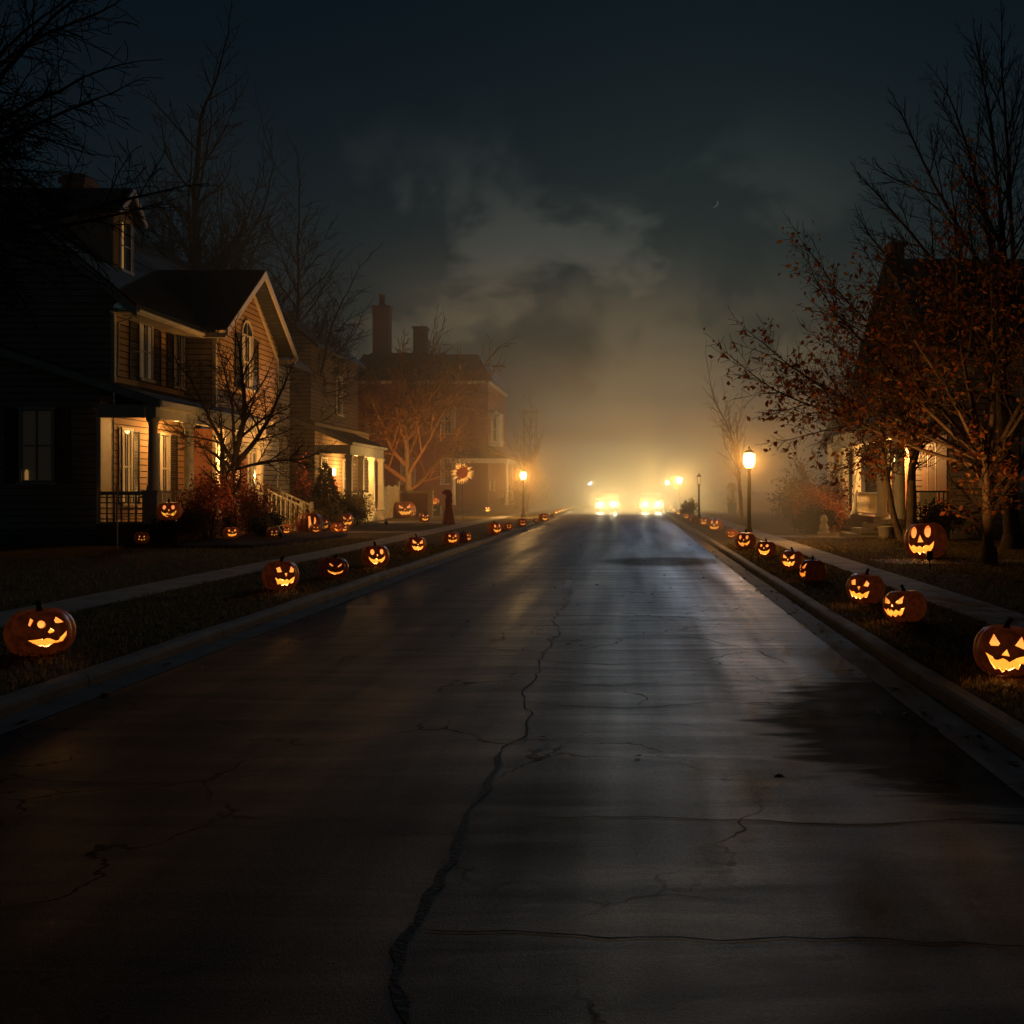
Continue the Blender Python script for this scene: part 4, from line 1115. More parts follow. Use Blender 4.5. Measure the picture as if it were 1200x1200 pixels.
# wing wall (one storey, nearest to the viewer) and lower roof
def cl_w(z): return (-25.2, min(XM, XM if z < 4.35 else XM-(z-4.35)/.33))
siding(TW,-25.2,XM,.4,6.0,cl_w).build('wall', [M['siding_dark'], M['siding_lap_shade']], h1)
part('wing_foundation','foundation',h1,lambda m:(m.box(-25.2,XM-.02,30.62,Ym0-.0,-.05,.4)))
part('wing_return','trim',h1,lambda m:(m.box(XM-.09,XM+.03,30.56,30.7,.5,3.6), m.box(XM-.1,XM-.02,30.7,31.38,.5,4.2)))
lw = lambda x: 4.02+(-13.0-x)*.33
part('porch_roof','roof',h1,lambda m:(m.slab((XP+.05,30.2,lw(XP+.05)),(XM+.0,30.2,lw(XM)),(XM,39.6,lw(XM)),(XP+.05,39.6,lw(XP+.05)),.10)))
part('wing_roof','roof',h1,lambda m:(m.slab((XM-.004,30.2,lw(XM)),(-23,30.2,lw(-23)),(-23,Ym0+.02,lw(-23)),(XM-.004,Ym0+.02,lw(XM)),.10)))
def lrake(m):
    y = 30.16
    p = [(XP+.05,lw(XP+.05)-.02),(-23,lw(-23)-.02),(-23,lw(-23)-.27),(XP+.05,lw(XP+.05)-.22)]
    m.add([(x,y,z) for x,z in p]+[(x,y+.04,z) for x,z in p],[(0,1,2,3),(7,6,5,4),(0,4,5,1),(2,6,7,3),(0,3,7,4),(1,2,6,5)])
part('rake_board','trim_grey',h1,lrake)
window(h1, TW, -16.55, 2.75, .82, 2.0, 'trim', 'curtain_dim', wide=.46)
shutter(h1, TW, -17.45, -17.05, 1.7, 3.8); shutter(h1, TW, -16.05, -15.6, 1.7, 3.8)
# small lamp on the sill inside
part('candle','curtain_glow',h1,lambda m:(m.lathe(-16.83,30.56,[(.05,1.8),(.05,2.02),(.03,2.08)],8)))
# front windows and shutters, upper
window(h1, TF, 33.4, 5.72, .78, 1.65, 'trim', 'curtain'); shutter(h1, TF, 32.3, 32.92, 4.8, 6.5); shutter(h1, TF, 33.9, 34.45, 4.8, 6.5)
window(h1, TF, 35.85, 5.72, .7, 1.65, 'trim', 'curtain_dim'); shutter(h1, TF, 34.9, 35.4, 4.8, 6.5)
# lower
window(h1, TF, 32.12, 2.2, .52, 2.1, 'trim', 'curtain_glow'); shutter(h1, TF, 31.62, 31.82, 1.1, 3.3); shutter(h1, TF, 32.5, 32.95, 1.1, 3.3)
window(h1, TF, 34.75, 2.2, .60, 2.1, 'trim', 'curtain'); shutter(h1, TF, 33.85, 34.35, 1.1, 3.3); shutter(h1, TF, 35.15, 35.7, 1.1, 3.3)
# arched window in the gable
window(h1, TG, 39.35, 6.1, .95, 1.9, 'trim', 'curtain', arch=True, cols=1)
shutter(h1, TG, 38.15, 38.75, 5.1, 7.0); shutter(h1, TG, 39.95, 40.5, 5.1, 7.0)
# porch
part('porch_floor','wood',h1,lambda m:(m.box(XM+.03,XP-.1,30.3,39.5,.42,.58), m.box(XM+.03,XP-.16,30.4,39.4,.0,.42)))
part('porch_beam','trim',h1,lambda m:(m.box(-13.4,-13.12,30.3,39.4,3.52,3.8), m.box(-13.44,-13.06,30.26,39.44,3.8,3.9), m.box(XM+.05,-13.44,30.3,30.5,3.52,3.86), m.box(XM+.04,-13.44,30.5,39.4,3.86,3.9)))
part('porch_fascia','trim',h1,lambda m:(m.box(-12.95,-12.91,30.2,39.6,3.84,3.98)))
for y in (30.45, 32.9, 36.3, 39.2):
    column(h1, -13.26, y, 1.5 if y < 36 else .58, 3.52, .14)
def ped(m):
    for y in (30.45, 32.9):
        m.box(-13.44,-13.08,y-.18,y+.18,.58,1.42); m.box(-13.48,-13.04,y-.22,y+.22,1.42,1.5)
part('column_pedestal','trim',h1,ped)
railing(h1, (-13.26,30.64),(-13.26,32.7), .58, 1.5); railing(h1, (-13.26,33.1),(-13.26,36.1), .58, 1.5)
# end of the porch: lattice panel
def lattice(m):
    m.box(XM+.05,-13.46,30.4,30.46,1.38,1.48); m.box(XM+.05,-13.46,30.4,30.46,.58,.64)
    for u in np.arange(XM+.05,-13.5,.2): m.box(u,u+.045,30.41,30.45,.64,1.38)
    for i in range(5): z = .7+i*.15; m.box(XM+.05,-13.46,30.415,30.445,z,z+.03)
part('lattice_panel','trim_grey',h1,lattice)
# door on the gable front under the porch, with sidelight
dT = TG
def door(m):
    m.tbox(dT,38.45,39.35,.0,.05,.6,2.75)
    for (a,b_) in ((38.55,38.86),(38.94,39.25)):
        for (z0,z1) in ((.8,1.5),(1.6,2.6)): m.tbox(dT,a,b_,.05,.065,z0,z1)
d_ = part('door','redwall',h1,door)
part('handle','chrome',d_,lambda m:m.lathe(XG+.09,38.55,[(.02,1.6),(.035,1.63),(.02,1.68)],8))
part('door_frame','trim',h1,lambda m:(m.tbox(dT,38.33,38.45,.0,.08,.58,2.85), m.tbox(dT,39.35,39.47,.0,.08,.58,2.85), m.tbox(dT,38.3,39.5,.0,.1,2.85,3.05)))
window(h1, TG, 37.75, 2.0, .45, 1.6, 'trim', 'curtain_glow')
window(h1, TG, 40.2, 2.0, .6, 1.7, 'trim', 'curtain_dim')
# steps and hand rails
def steps1(m):
    for i in range(4): m.box(-13.1+.30*i,-12.8+.30*i,39.52,40.9,-.05,.58-.14*i)
part('steps','stone',h1,steps1)
def handrail(m):
    for y in (39.6,40.85):
        m.bar((-13.1,y,1.5),(-11.9,y,.95),.08,.06)
        m.box(-13.16,-13.04,y-.05,y+.05,.5,1.62); m.box(-11.96,-11.84,y-.05,y+.05,-.05,1.08)
        for i in range(7):
            t = (i+.5)/7; x = -13.05+1.15*t; m.box(x-.02,x+.02,y-.02,y+.02,.58-.5*t,1.46-.53*t)
part('handrail','trim',h1,handrail)
# lantern on the wall
def lantern(m):
    x, y = XG+.20, 37.25
    m.box(XG+.02,XG+.05,y-.07,y+.07,2.6,2.95); m.bar((XG+.05,y,2.88),(x,y,2.97),.03,.03)
    m.lathe(x,y,[(.03,3.0),(.15,2.86),(.15,2.83)],4); m.lathe(x,y,[(.13,2.32),(.13,2.36)],4)
    for k in range(4):
        a = math.pi/2*k; m.tube([(x+.13*math.cos(a),y+.13*math.sin(a),2.36),(x+.14*math.cos(a),y+.14*math.sin(a),2.83)],[.012,.012],4)
lt = part('wall_lantern','black_metal',h1,lantern)
part('lantern_glass','lantern_glass',lt,lambda m:m.lathe(XG+.20,37.25,[(.09,2.37),(.115,2.40),(.12,2.8),(.10,2.82)],8))
point('lantern_light', XG+.50, 37.1, 2.6, 170, (1,.47,.12), .10, h1)
# ceiling lamp added to light the porch bay, unseen behind the beam
cl = part('added_ceiling_lamp','trim',h1,lambda m:m.lathe(-14.1,34.2,[(.14,3.86),(.14,3.82),(.10,3.80)],12))
part('lamp_shade','lantern_glass',cl,lambda m:m.lathe(-14.1,34.2,[(.10,3.795),(.085,3.74),(.02,3.71)],12))
point('porch_light', -14.05, 33.9, 3.35, 90, (1,.47,.12), .10, h1)

# ground spotlights added to brighten the gable, porches, trees and brick wall
def added_spot(x, y, aim, w, label, ang=55, c=(1,.55,.22)):
    t = empty('added_spotlight', x, y, G, 0, label, 'added light')
    d = (Vector(aim)-Vector((x,y,.25))).normalized()
    mb = MB(); mb.tube([(x,y,-.05),(x,y,.18)],[.015,.015],6); mb.build('stake', M['black_metal'], t)
    mb = MB(); a = Vector((x,y,.25)); mb.tube([a-d*.09,a-d*.05,a+d*.08],[.03,.06,.065],10); mb.build('housing', M['black_metal'], t, True)
    l = bpy.data.lights.new('spot','SPOT'); l.energy = w; l.color = c; l.spot_size = R(ang); l.spot_blend = .9; l.shadow_soft_size = .05
    o = bpy.data.objects.new('spot_light', l); col.objects.link(o); o.parent = t
    o.location = (d.x*.12, d.y*.12, .25+d.z*.12); o.rotation_euler = d.to_track_quat('-Z','Y').to_euler()
added_spot(-9.5, 42.6, (-13.8,39.2,6.3), 2300, 'added black ground spotlight aimed at the gable from the lawn', 60, (1,.42,.10))
added_spot(5.7, 21.0, (6.6,22.9,4.4), 210, 'added black ground spotlight under the spreading orange-leaved tree', 120, (1,.45,.12))
added_spot(-9.9, 31.0, (-13.2,32.4,3.2), 190, 'added black ground spotlight on the lawn aimed at the porch front', 60, (1,.50,.15))
added_spot(7.5, 41.4, (8.53,42.6,2.3), 90, 'added black ground spotlight behind the orange bush by the right porch columns', 110, (1,.55,.18))
added_spot(-10.6, 54.6, (-13.2,53.6,1.8), 420, 'added black ground spotlight aimed at the white porch columns', 90, (1,.58,.16))
added_spot(-11.6, 62.5, (-13.6,67.5,6.0), 900, 'added black ground spotlight under the orange lit tree', 95, (1,.40,.09))
added_spot(-14.0, 77.5, (-16,85,6.0), 650, 'added black ground spotlight aimed at the brick wall', 100, (1,.30,.08))

# ------------------------------------------------------------------ the second house with white porch columns
h2 = empty('porch_house', -16, 53, G, 0, 'dark house with a small yellow lit columned porch, second on the left', 'house')
T2 = facing('-y',0,50.6)
siding(T2,-19.5,-14.6,.3,5.6,lambda z:(-19.5,min(-14.6,-14.6-(z-4.6)/.42) if z>4.6 else -14.6)).build('wall', [M['tan'], M['siding_lap_shade']], h2)
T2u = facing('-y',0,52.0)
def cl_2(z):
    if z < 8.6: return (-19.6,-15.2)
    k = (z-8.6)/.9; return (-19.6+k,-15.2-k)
siding(T2u,-19.6,-15.2,3.5,10.2,cl_2).build('wall', [M['siding_dark'], M['siding_lap_shade']], h2)
T2f = facing('+x',-15.2,0); siding(T2f,52.0,61,3.5,8.6).build('wall', [M['dim_wall'], M['siding_lap_shade']], h2)
T2g = facing('+x',-14.6,0); siding(T2g,50.6,61,.3,4.7).build('wall', [M['tan'], M['siding_lap_shade']], h2)
part('roof','roof_brown',h2,lambda m:(m.slab((-14.75,51.7,8.35),(-17.4,51.7,10.7),(-17.4,61.3,10.7),(-14.75,61.3,8.35),.12), m.slab((-17.4,51.7,10.7),(-20.05,51.7,8.35),(-20.05,61.3,8.35),(-17.4,61.3,10.7),.12)))
part('porch_roof','roof_brown',h2,lambda m:(m.slab((-12.75,50.2,3.75),(-16.0,50.2,5.1),(-16.0,57.4,5.1),(-12.75,57.4,3.75),.10)))
part('rake_board','trim_grey',h2,lambda m:m.bar((-12.75,50.17,3.64),(-16.0,50.17,4.99),.05,.2))
part('porch_beam','trim',h2,lambda m:(m.box(-13.1,-12.9,50.4,57.2,3.15,3.6), m.box(-14.55,-13.1,50.4,50.55,3.2,3.6), m.box(-12.8,-12.74,50.2,57.4,3.6,3.72)))
for y in (50.6,52.8,55.0,57.0): column(h2,-13.0,y,.5,3.15,.13,sq=True)
part('porch_floor','wood',h2,lambda m:m.box(-14.55,-12.85,50.4,57.2,-.05,.5))
railing(h2,(-13.0,50.8),(-13.0,54.8),.5,1.4)
part('skirting','fence',h2,lambda m:[m.box(-12.84,-12.82,50.5+.16*i,50.64+.16*i,-.04,.46) for i in range(41)])
window(h2,T2f,57,6.4,1.1,1.9,'trim_grey','curtain_dim'); window(h2,T2g,52.0,2.1,.9,1.8,'trim','curtain_glow'); window(h2,T2g,56,2.1,.9,1.8,'trim','curtain')
d_ = part('door','redwall',h2,lambda m:m.tbox(T2g,53.5,54.5,.0,.06,.5,2.6))
lt = part('wall_lantern','black_metal',h2,lambda m:m.box(-14.56,-14.44,53.0,53.16,2.2,2.6))
part('lantern_glass','lantern_glass',lt,lambda m:m.lathe(-14.38,53.08,[(.06,2.22),(.09,2.26),(.09,2.55),(.05,2.6)],8))
point('porch_light',-13.7,54.2,2.6,240,(1,.48,.12),.1,h2)
# board fence and framed panel beside it
f = empty('board_fence', -12.95, 57.6, G, 0, 'pale upright board fence lit yellow beside the small columned porch', 'fence')
def boards(m):
    rng = random.Random(4)
    for i in range(22):
        y = 57.3+i*.17; x = -12.95
        h_ = 1.75+rng.uniform(-.06,.06)
        m.box(x,x+.025,y,y+.145,.03,h_)
part('boards','fence',f,boards)
part('rail','fence',f,lambda m:(m.box(-13.0,-12.95,57.3,61.0,.4,.5), m.box(-13.0,-12.95,57.3,61.0,1.3,1.4)))
for y in (57.25,61.08):
    part('post','fence',f,lambda m:(m.box(-13.03,-12.9,y-.06,y+.06,-.05,2.0), m.box(-13.05,-12.88,y-.08,y+.08,2.0,2.05)))
pn = empty('framed_panel', -12.3, 62, G, 0, 'dark panel in a pale frame standing left of the orange lit tree', 'panel')
part('panel','redwall',pn,lambda m:m.box(-13.1,-11.5,61.98,62.03,.1,1.35))
part('frame','fence',pn,lambda m:(m.box(-13.25,-13.1,61.95,62.05,-.05,1.35), m.box(-11.5,-11.2,61.95,62.05,-.05,1.35), m.box(-13.25,-11.2,61.94,62.06,1.35,1.5)))

# ------------------------------------------------------------------ the brick house with two chimneys
h3 = empty('brick_house', -16.5, 90, G, 0, 'large dark red brick house with two chimneys behind the orange lit tree', 'house')
def bwall(m):
    m.box(-22,-11.1,85,97,-.05,10.2)
part('wall','brick',h3,bwall)
def roof3(m):
    m.slab((-10.7,84.6,10.1),(-12.1,86.2,12.2),(-12.1,96,12.2),(-10.7,97.4,10.1),.14)
    m.slab((-10.7,84.6,10.1),(-22.4,84.6,10.1),(-21,86.2,12.2),(-12.1,86.2,12.2),.14)
    m.slab((-12.1,86.2,12.2),(-21,86.2,12.2),(-21,96,12.2),(-12.1,96,12.2),.14)
    m.slab((-16.5,86.1,12.3),(-20.5,86.1,12.3),(-20.5,92,13.0),(-16.5,92,13.0),.9)
part('roof','roof_brown',h3,roof3)
part('cornice','trim_grey',h3,lambda m:(m.box(-11.1,-10.95,84.9,97,9.75,10.0), m.box(-22,-10.95,84.8,84.98,9.75,10.0)))
for (x0,x1,y0,zt,pot) in ((-20.4,-19.1,86.5,15.9,1),(-17.4,-16.4,87.5,14.4,0)):
    ch = part('chimney','brick_dark',h3,lambda m:(m.box(x0,x1,y0,y0+1.0,11.5,zt), m.box(x0-.08,x1+.08,y0-.08,y0+1.08,zt,zt+.2)))
    if pot: part('chimney_pot','brick_dark',ch,lambda m:m.lathe((x0+x1)/2,y0+.5,[(.3,zt+.2),(.24,zt+.4),(.24,zt+1.0),(.3,zt+1.1)],10))
T3 = facing('-y',0,85); T3f = facing('+x',-11.1,0)
for u in (-20,-17.3,-14.2):
    window(h3,T3,u,6.9,1.0,1.9,'trim_grey','curtain_dim')
    window(h3,T3,u,3.0,1.0,1.9,'trim_grey','curtain_dim')
for u in (87,90,93.5): window(h3,T3f,u,7.0,1.0,1.9,'trim_grey','curtain_dim')
part('porch_roof','roof_brown',h3,lambda m:(m.slab((-9.3,84.3,4.1),(-11.05,84.3,5.0),(-11.05,96,5.0),(-9.3,96,4.1),.12), m.slab((-9.3,83.6,4.1),(-14,83.6,4.1),(-14,84.98,4.8),(-9.3,84.3,4.1),.12)))
part('porch_beam','trim',h3,lambda m:(m.box(-9.7,-9.5,84.3,95.8,3.6,3.96), m.box(-13.9,-9.5,83.9,84.1,3.6,3.96)))
for y in (84.3,88,92,95.6): column(h3,-9.6,y,.4,3.6,.15)
column(h3,-13.6,84.0,.4,3.6,.15)
part('bay','trim_grey',h3,lambda m:(m.box(-11.1,-10.3,86.0,88.2,5.0,7.6)))
window(h3,facing('+x',-10.3,0),87.1,6.3,1.2,1.8,'trim','curtain')
window(h3,facing('-y',0,86.0),-10.7,6.3,.5,1.8,'trim','curtain')
part('porch_floor','wood',h3,lambda m:m.box(-11.05,-9.4,84.2,95.8,-.05,.4))
window(h3,T3f,85.9,1.9,.5,.6,'trim','curtain_glow'); window(h3,T3f,88.5,1.9,.6,.7,'trim','curtain_glow')

# garage and utility pole further on, lost in the haze
gr = empty('garage', -11, 112, G, 0, 'pale low garage with pitched roof fading into the haze beyond the brick house', 'garage')
part('wall','tan',gr,lambda m:(m.box(-15,-8.6,109,117,-.05,2.9), m.add([(-15,109,2.9),(-8.6,109,2.9),(-11.8,109,4.9)],[(0,1,2)])))
part('roof','roof_brown',gr,lambda m:(m.slab((-8.2,108.6,2.75),(-11.8,108.6,5.05),(-11.8,117.3,5.05),(-8.2,117.3,2.75),.12), m.slab((-11.8,108.6,5.05),(-15.4,108.6,2.75),(-15.4,117.3,2.75),(-11.8,117.3,5.05),.12)))
part('door','trim',gr,lambda m:(m.box(-13.5,-10.1,108.93,108.98,-.03,2.3),[m.box(-13.5,-10.1,108.9,108.93,z,z+.03) for z in (.5,1.0,1.5,2.0)]))
up = empty('utility_pole', -9.2, 100, G, 0, 'twin utility pole with crossbar rising left of the far haze', 'pole')
part('pole','twig_warm',up,lambda m:(m.tube([(-9.75,100,-.1),(-9.75,100,9.0)],[.13,.10],8), m.tube([(-8.65,100,-.1),(-8.65,100,9.0)],[.13,.10],8)))
part('crossbar','twig_warm',up,lambda m:(m.box(-10.0,-8.4,99.85,99.97,8.55,8.72), m.box(-9.75,-8.65,99.9,99.98,7.2,7.3)))
part('wire','black_metal',up,lambda m:(m.tube([(-9.9,100,8.75),(-9.9,125,8.2),(-9.9,150,8.75)],[.02]*3,4), m.tube([(-8.5,100,8.75),(-8.5,125,8.2),(-8.5,150,8.75)],[.02]*3,4)))

# ------------------------------------------------------------------ the house on the right
h4 = empty('columned_house', 13, 40, G, 0, 'dark two-storey house with lit porch columns on the right', 'house')
T4 = facing('-y',0,34.2)
siding(T4,9.95,20,.4,6.1).build('wall', [M['siding_dark'], M['siding_lap_shade']], h4)
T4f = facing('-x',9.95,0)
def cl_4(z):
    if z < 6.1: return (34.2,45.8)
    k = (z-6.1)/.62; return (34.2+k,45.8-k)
siding(T4f,34.2,45.8,.5,9.6,cl_4).build('wall', [M['dim_wall'], M['siding_lap_shade']], h4)
part('foundation','foundation',h4,lambda m:m.box(9.97,20,34.22,45.8,-.05,.4))
part('roof','roof',h4,lambda m:(m.slab((9.2,33.7,5.95),(20.4,33.7,5.95),(20.4,40,9.95),(9.2,40,9.95),.14), m.slab((9.2,40,9.95),(20.4,40,9.95),(20.4,46.3,5.95),(9.2,46.3,5.95),.14)))
part('chimney','brick',h4,lambda m:(m.box(9.75,10.3,41.4,42.2,6,10.7), m.box(9.68,10.37,41.33,42.27,10.7,10.85)))
part('porch_roof','roof',h4,lambda m:(m.slab((8.2,34.0,3.85),(8.2,46,3.85),(9.95,46,4.5),(9.95,34.0,4.5),.1)))
part('porch_beam','trim',h4,lambda m:(m.box(8.4,8.66,34.3,45.7,3.2,3.72), m.box(8.66,9.9,34.3,34.5,3.25,3.7), m.box(8.36,8.7,34.26,45.74,3.72,3.76)))
for y in (34.9,37.4,41.6,43.9,45.4): column(h4,8.53,y,.6,3.2,.17)
part('porch_floor','wood',h4,lambda m:(m.box(8.3,9.93,34.3,45.7,.45,.6), m.box(8.4,9.93,34.4,45.6,-.05,.45)))
part('steps','stone',h4,lambda m:[m.box(6.95+.38*i,8.3,35.0+.0*i,36.7,-.05+.15*i if i else -.05,.13+.15*i) for i in range(4)])
railing(h4,(8.7,34.4),(9.85,34.4),.6,1.5,'black_metal'); railing(h4,(8.53,37.6),(8.53,41.4),.6,1.45)
part('wall_panel','redwall',h4,lambda m:m.box(9.9,9.945,34.5,37.4,.65,3.3))
d_ = part('door','redwall',h4,lambda m:m.tbox(T4f,38.6,39.6,.025,.07,.6,2.75))
part('door_frame','trim',h4,lambda m:(m.tbox(T4f,38.48,38.6,.02,.09,.6,2.85), m.tbox(T4f,39.6,39.72,.02,.09,.6,2.85), m.tbox(T4f,38.45,39.75,.02,.1,2.85,3.0)))
window(h4,T4f,36.2,2.1,.9,1.7,'trim','curtain'); window(h4,T4f,42.5,2.1,.9,1.7,'trim','curtain_glow')
window(h4,T4,12.5,2.3,.9,1.8,'trim_grey','curtain_dim'); window(h4,T4,12.5,5.0,.9,1.5,'trim_grey','curtain_dim')
pb = part('post_box','pale',h4,lambda m:(m.box(9.0,9.5,34.25,34.36,1.0,1.45)))
lt = part('wall_lantern','black_metal',h4,lambda m:m.box(9.78,9.93,40.2,40.36,2.5,2.9))
part('lantern_glass','lantern_glass',lt,lambda m:m.lathe(9.72,40.28,[(.06,2.5),(.09,2.55),(.09,2.85),(.05,2.9)],8))
point('porch_light',9.3,39.2,2.75,420,(1,.48,.13),.1,h4)
h5 = empty('far_house', 14, 66, G, 0, 'dim house in the haze behind the right lamp', 'house')
part('wall','siding_dark',h5,lambda m:(m.box(13.2,22,62,74,-.05,4.6)))
part('roof','roof_brown',h5,lambda m:(m.slab((12.7,61.5,4.5),(22.4,61.5,4.5),(22.4,68,7.0),(12.7,68,7.0),.14), m.slab((12.7,68,7.0),(22.4,68,7.0),(22.4,74.5,4.5),(12.7,74.5,4.5),.14)))
window(h5,facing('-y',0,62),15.4,2.6,1.0,1.7,'trim_grey','curtain'); window(h5,facing('-x',13.2,0),65,2.6,1.0,1.7,'trim_grey','curtain')

# ------------------------------------------------------------------ street lamps
def lamp_proto(label, lit=True, far=False):
    t = empty('street_lamp', 0, 0, G, 0, label, 'street lamp', 'post lamps along the street')
    part('post','black_metal',t,lambda m:m.lathe(0,0,[(.15,-.05),(.15,.10),(.11,.14),(.10,.40),(.075,.46),(.06,.55),(.052,1.6),(.048,2.02),(.075,2.05),(.06,2.09),(.10,2.13)],14,flute=.08,nf=7),True)
    part('lantern','lamp_glass' if lit else 'lamp_glass_off',t,lambda m:m.lathe(0,0,[(.08,2.135),(.12,2.18),(.155,2.32),(.155,2.46),(.11,2.54),(.04,2.56)],14),True)
    part('cap','black_metal',t,lambda m:m.lathe(0,0,[(.13,2.545),(.15,2.56),(.09,2.63),(.03,2.67),(.035,2.70),(.005,2.76)],14),True)
    def cage(m):
        for k in range(6):
            a = math.pi/3*k
            m.tube([(.10*math.cos(a),.10*math.sin(a),2.13),(.165*math.cos(a),.165*math.sin(a),2.32),(.165*math.cos(a),.165*math.sin(a),2.47),(.13*math.cos(a),.13*math.sin(a),2.55)],[.007]*4,4)
    part('cage','black_metal',t,cage)
    return t
L0 = lamp_proto('bright black post lamp standing among the pumpkins on the right verge')
spots = [(3.28,30.6,None,1),(-6.1,62,'lit post lamp on the left verge before the slender bare tree',1),
         (-4.95,132,'tiny lit lamp left of the headlights at the end of the left pumpkin row',1),
         (3.95,90,'small lit lamp right of the headlights, the nearer and brighter of the two',1),
         (3.85,118,'small lit lamp just over the right headlight glow',1)]
for i,(x,y,lab,k) in enumerate(spots):
    o = L0 if i == 0 else copy_tree(L0)
    o.location = (x,y,G)
    if lab: o['label'] = lab
    if i > 1:
        for ch in o.children:
            if ch.name.startswith('lantern'):
                ch.material_slots[0].link = 'OBJECT'; ch.material_slots[0].material = M['lamp_glass_far']
L1 = lamp_proto('unlit post lamp with pale glass head in the haze on the right', lit=False); L1.location = (3.2,52,G); L1.scale = (.85,.85,.85)
for i,(x,y,lab,k) in enumerate(spots):
    l = bpy.data.lights.new('burner','POINT'); l.energy = (330 if i == 0 else 1100 if i == 1 else 6000); l.color = (1,.48,.115) if i < 2 else (1,.38,.07); l.shadow_soft_size = .08
    o = bpy.data.objects.new('lamp_burner', l); col.objects.link(o); o.location = (x,y,G+2.36)

# ------------------------------------------------------------------ the oncoming cars
def car(x, y, label):
    t = empty('car', x, y, 0, 0, label, 'car', 'oncoming cars in the haze')
    def body(m):
        w = .9
        prof = [(-2.1,.35),(-2.15,.62),(-2.0,.78),(-1.0,.92),(-.3,1.38),(.9,1.42),(1.6,1.02),(2.1,.95),(2.15,.4)]
        n = len(prof); vs = []
        for sx in (-1,1):
            for (py,pz) in prof:
                k = w if pz < 1 else w*.82
                vs.append((x+sx*k, y+2.15+py, pz))
        fs = [tuple(range(n)), tuple(range(2*n-1,n-1,-1))]+[(i,(i+1)%n,n+(i+1)%n,n+i) for i in range(n)]
        m.add(vs, fs)
        m.box(x-.92,x+.92,y-.06,y+.1,.32,.5)
    part('body','carpaint',t,body)
    part('windscreen','screen',t,lambda m:m.quad((x-.68,y+1.19,.965),(x+.68,y+1.19,.965),(x+.64,y+1.77,1.345),(x-.64,y+1.77,1.345)))
    part('grille','chrome',t,lambda m:[m.box(x-.4,x+.4,y-.03,y+.02,z,z+.03) for z in (.54,.6,.66)])
    for s_ in (-1,1):
        part('headlight','headlamp',t,lambda m:m.tube([(x+s_*.5,y+.08,.66),(x+s_*.5,y-.04,.66)],[.11,.10],14))
        for q in (.75,3.5):
            w_ = part('wheel','tyre',t,lambda m:m.tube([(x+s_*.72,y+q,.32),(x+s_*.74,y+q,.32),(x+s_*.9,y+q,.32),(x+s_*.92,y+q,.32)],[.27,.32,.32,.27],18))
            part('rim','chrome',w_,lambda m:m.tube([(x+s_*.915,y+q,.32),(x+s_*.93,y+q,.32)],[.2,.18],12))
        l = bpy.data.lights.new('beam','POINT'); l.energy = HEAD_W; l.color = (1,.58,.21); l.shadow_soft_size = .12
        o = bpy.data.objects.new('headlight_beam', l); col.objects.link(o); o.parent = t
        o.location = (s_*.5, -.25, .68)
HEAD_W = 1000
car(-1.78, 80.3, 'oncoming car lost behind the left of two glaring headlight glows')
car(1.5, 80.5, 'oncoming car lost behind the right of two glaring headlight glows')

# ------------------------------------------------------------------ garden ornaments and small things
st = empty('garden_statue', 6.75, 74, G, 0, 'pale hooded garden ornament on a block in the haze left of the right lamp', 'ornament')
part('pedestal','pale',st,lambda m:(m.box(6.45,7.05,73.8,74.2,-.05,.62), m.box(6.40,7.10,73.75,74.25,.62,.70)))
part('figure','pale',st,lambda m:(m.lathe(6.75,74,[(.26,.7),(.30,.9),(.22,1.15),(.16,1.32),(.22,1.42),(.34,1.6),(.33,1.8),(.2,1.98),(.05,2.05)],12), m.tube([(6.5,73.9,1.2),(6.42,73.72,1.05),(6.5,73.6,.95)],[.08,.07,.08],7), m.tube([(6.62,73.75,1.0),(6.5,73.6,.95),(6.4,73.7,.93)],[.14,.17,.1],8)),True)
fg = empty('draped_figure', -8.15, 49.0, G, 0, 'slim dark red cloth-draped figure with bent hooded head beside the left pavement', 'figure')
part('cloth','redcloth',fg,lambda m:m.lathe(-8.15,49,[(.30,-.03),(.28,.15),(.22,.5),(.17,.75),(.15,.95),(.19,1.05),(.14,1.15),(.12,1.2)],14,flute=.15,nf=7),True)
part('hood','redcloth',fg,lambda m:m.tube([(-8.15,49,1.12),(-8.13,49,1.3),(-8.17,48.97,1.42),(-8.32,48.95,1.44),(-8.42,48.94,1.38)],[.11,.15,.15,.10,.04],10),True)
sb = empty('sunburst_wreath', -9.25, 60, G, 0, 'glowing orange sunburst wreath hanging from a thin hook pole', 'wreath')
def hookpole(m):
    m.tube([(-9.25,60.1,-.1),(-9.25,60.1,2.9),(-9.25,60.05,3.05),(-9.25,59.95,3.0),(-9.25,59.95,2.9)],[.018]*5,6)
part('pole','black_metal',sb,hookpole)
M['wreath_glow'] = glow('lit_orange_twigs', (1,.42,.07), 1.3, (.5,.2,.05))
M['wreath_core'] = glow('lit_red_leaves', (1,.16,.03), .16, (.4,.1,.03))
def wr(m):
    rng = random.Random(8); c = Vector((-9.25,59.95,2.48))
    for i in range(90):
        a = rng.random()*6.28; r0 = rng.uniform(.26,.36); r1 = rng.uniform(.42,.66)
        a2 = a+rng.uniform(-.25,.25)
        p = c+Vector((math.cos(a)*r0,rng.uniform(-.05,.05),math.sin(a)*r0)); q = c+Vector((math.cos(a2)*r1,rng.uniform(-.08,.08),math.sin(a2)*r1))
        m.tube([p,(p+q)/2+Vector((0,rng.uniform(-.03,.03),0)),q],[.014,.012,.006],4)
part('twigs','wreath_glow',sb,wr)
